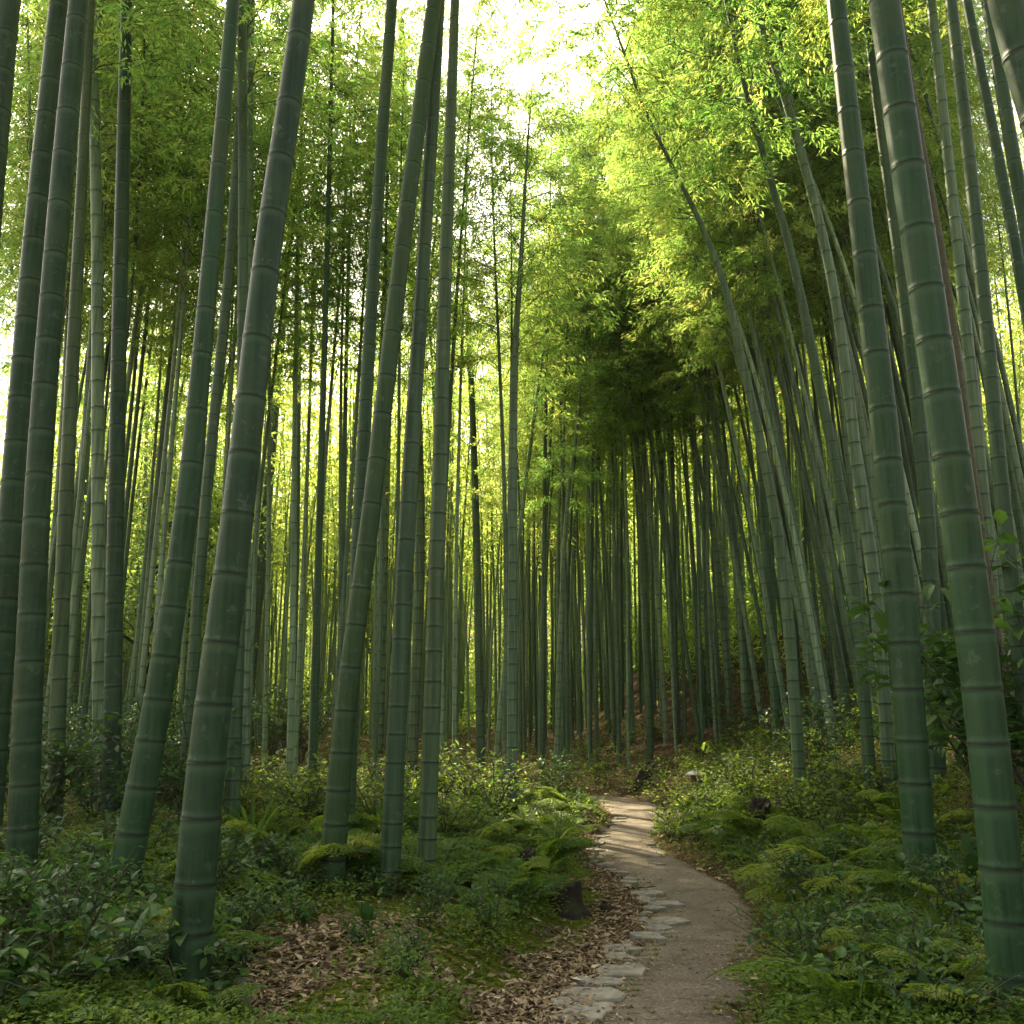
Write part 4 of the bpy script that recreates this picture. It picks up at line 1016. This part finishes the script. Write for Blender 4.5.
def moss():
    P, px, py, r = screen_pts(90000, 6, 840)
    m = mossy(P[:, 0], P[:, 1]); d, s = path_dist(P[:, 0], P[:, 1]); m = np.maximum(m, np.where((np.abs(d + .02) < .13) & (fbm(P[:, 0] * 4, P[:, 1] * 4, 61) > .5), .58, 0)); P[:, 2] = np.where(np.abs(d) < .15, np.maximum(P[:, 2], .008), P[:, 2]); k = r.random(len(P)) < sstep(.42, .7, m); P = P[k]; n = len(P)
    a = r.uniform(0, 2 * PI, n); e = r.uniform(.5, 1.4, n); L = r.uniform(.012, .028, n)
    v, f = leaf_d(P, np.stack([np.cos(a) * np.cos(e), np.sin(a) * np.cos(e), np.sin(e)], -1), nrm(r.normal(0, 1, (n, 3))), L, L * .22)
    mb = MB(); mb.add(v, f, smooth=False, tint=np.repeat(np.clip(r.normal(.5, .22, n), 0, 1), 4))
    return mb.mesh('moss', [M['moss_leaf']])
# moss also creeps between the edging stones
obj('moss', moss(), kind='stuff', label='bright green moss patches on the left bank')

# ------------------------------------------------------------------ light, sky, camera
SUN_EL, SUN_AZ = math.radians(46), math.radians(30)     # azimuth measured from straight ahead towards the left
sv = Vector((-math.sin(SUN_AZ) * math.cos(SUN_EL), math.cos(SUN_AZ) * math.cos(SUN_EL), math.sin(SUN_EL)))
ld_ = bpy.data.lights.new('sun', 'SUN'); ld_.energy = 4.2; ld_.angle = math.radians(.6); ld_.color = (1, .85, .58)
lo_ = bpy.data.objects.new('sun', ld_); COL.objects.link(lo_); lo_.rotation_euler = sv.to_track_quat('Z', 'Y').to_euler()
W = bpy.data.worlds.new('World'); SC.world = W; W.use_nodes = True
nt = W.node_tree; nt.nodes.clear()
sk = nt.nodes.new('ShaderNodeTexSky'); sk.sky_type = 'NISHITA'; sk.sun_disc = False
sk.sun_elevation = SUN_EL; sk.sun_rotation = -SUN_AZ; sk.air_density = 1.0; sk.dust_density = 4.0; sk.ozone_density = 1.0
bg = nt.nodes.new('ShaderNodeBackground'); bg.inputs[1].default_value = .13
wo = nt.nodes.new('ShaderNodeOutputWorld')
bw = nt.nodes.new('ShaderNodeRGBToBW'); nt.links.new(sk.outputs[0], bw.inputs[0])
wm = mixc(nt, 1.0, (1.0, .90, .72), bw.outputs[0], 'MULTIPLY')      # thin bright cloud veil over the blue
nt.links.new(mixc(nt, .72, sk.outputs[0], wm), bg.inputs[0]); nt.links.new(bg.outputs[0], wo.inputs[0])

hz, hn = new_mat('air')
pv = N(hn, 'ShaderNodeVolumePrincipled', Density=.0004, Anisotropy=.35); pv.inputs['Color'].default_value = (.95, .95, .82, 1)
ho = N(hn, 'ShaderNodeOutputMaterial'); hn.links.new(pv.outputs[0], ho.inputs['Volume'])
mb = MB(); zl = float(Z.min()) - 1
bx = np.array([(x, y, z) for z in (zl, 42) for y in (-64, 224) for x in (-164, 164)])
mb.add(bx, np.array([[0, 2, 3, 1], [4, 5, 7, 6], [0, 1, 5, 4], [2, 6, 7, 3], [0, 4, 6, 2], [1, 3, 7, 5]]), smooth=False)
obj('haze', mb.mesh('haze', [hz]), kind='stuff', label='thin bright haze in the air of the grove')
cd = bpy.data.cameras.new('camera'); co = bpy.data.objects.new('camera', cd); COL.objects.link(co)
co.location = (0, 0, CAMZ); co.rotation_euler = (PI / 2 + PITCH, 0, 0)
cd.sensor_width = 36; cd.lens = 36 * F / 1024; cd.clip_end = 1000
SC.camera = co
SC.view_settings.view_transform = 'Standard'; SC.view_settings.look = 'None'
SC.view_settings.exposure = 2.4; SC.view_settings.gamma = 1
SC.cycles.max_bounces = 8; SC.cycles.diffuse_bounces = 6; SC.cycles.glossy_bounces = 2; SC.cycles.transmission_bounces = 6
SC.cycles.use_denoising = True
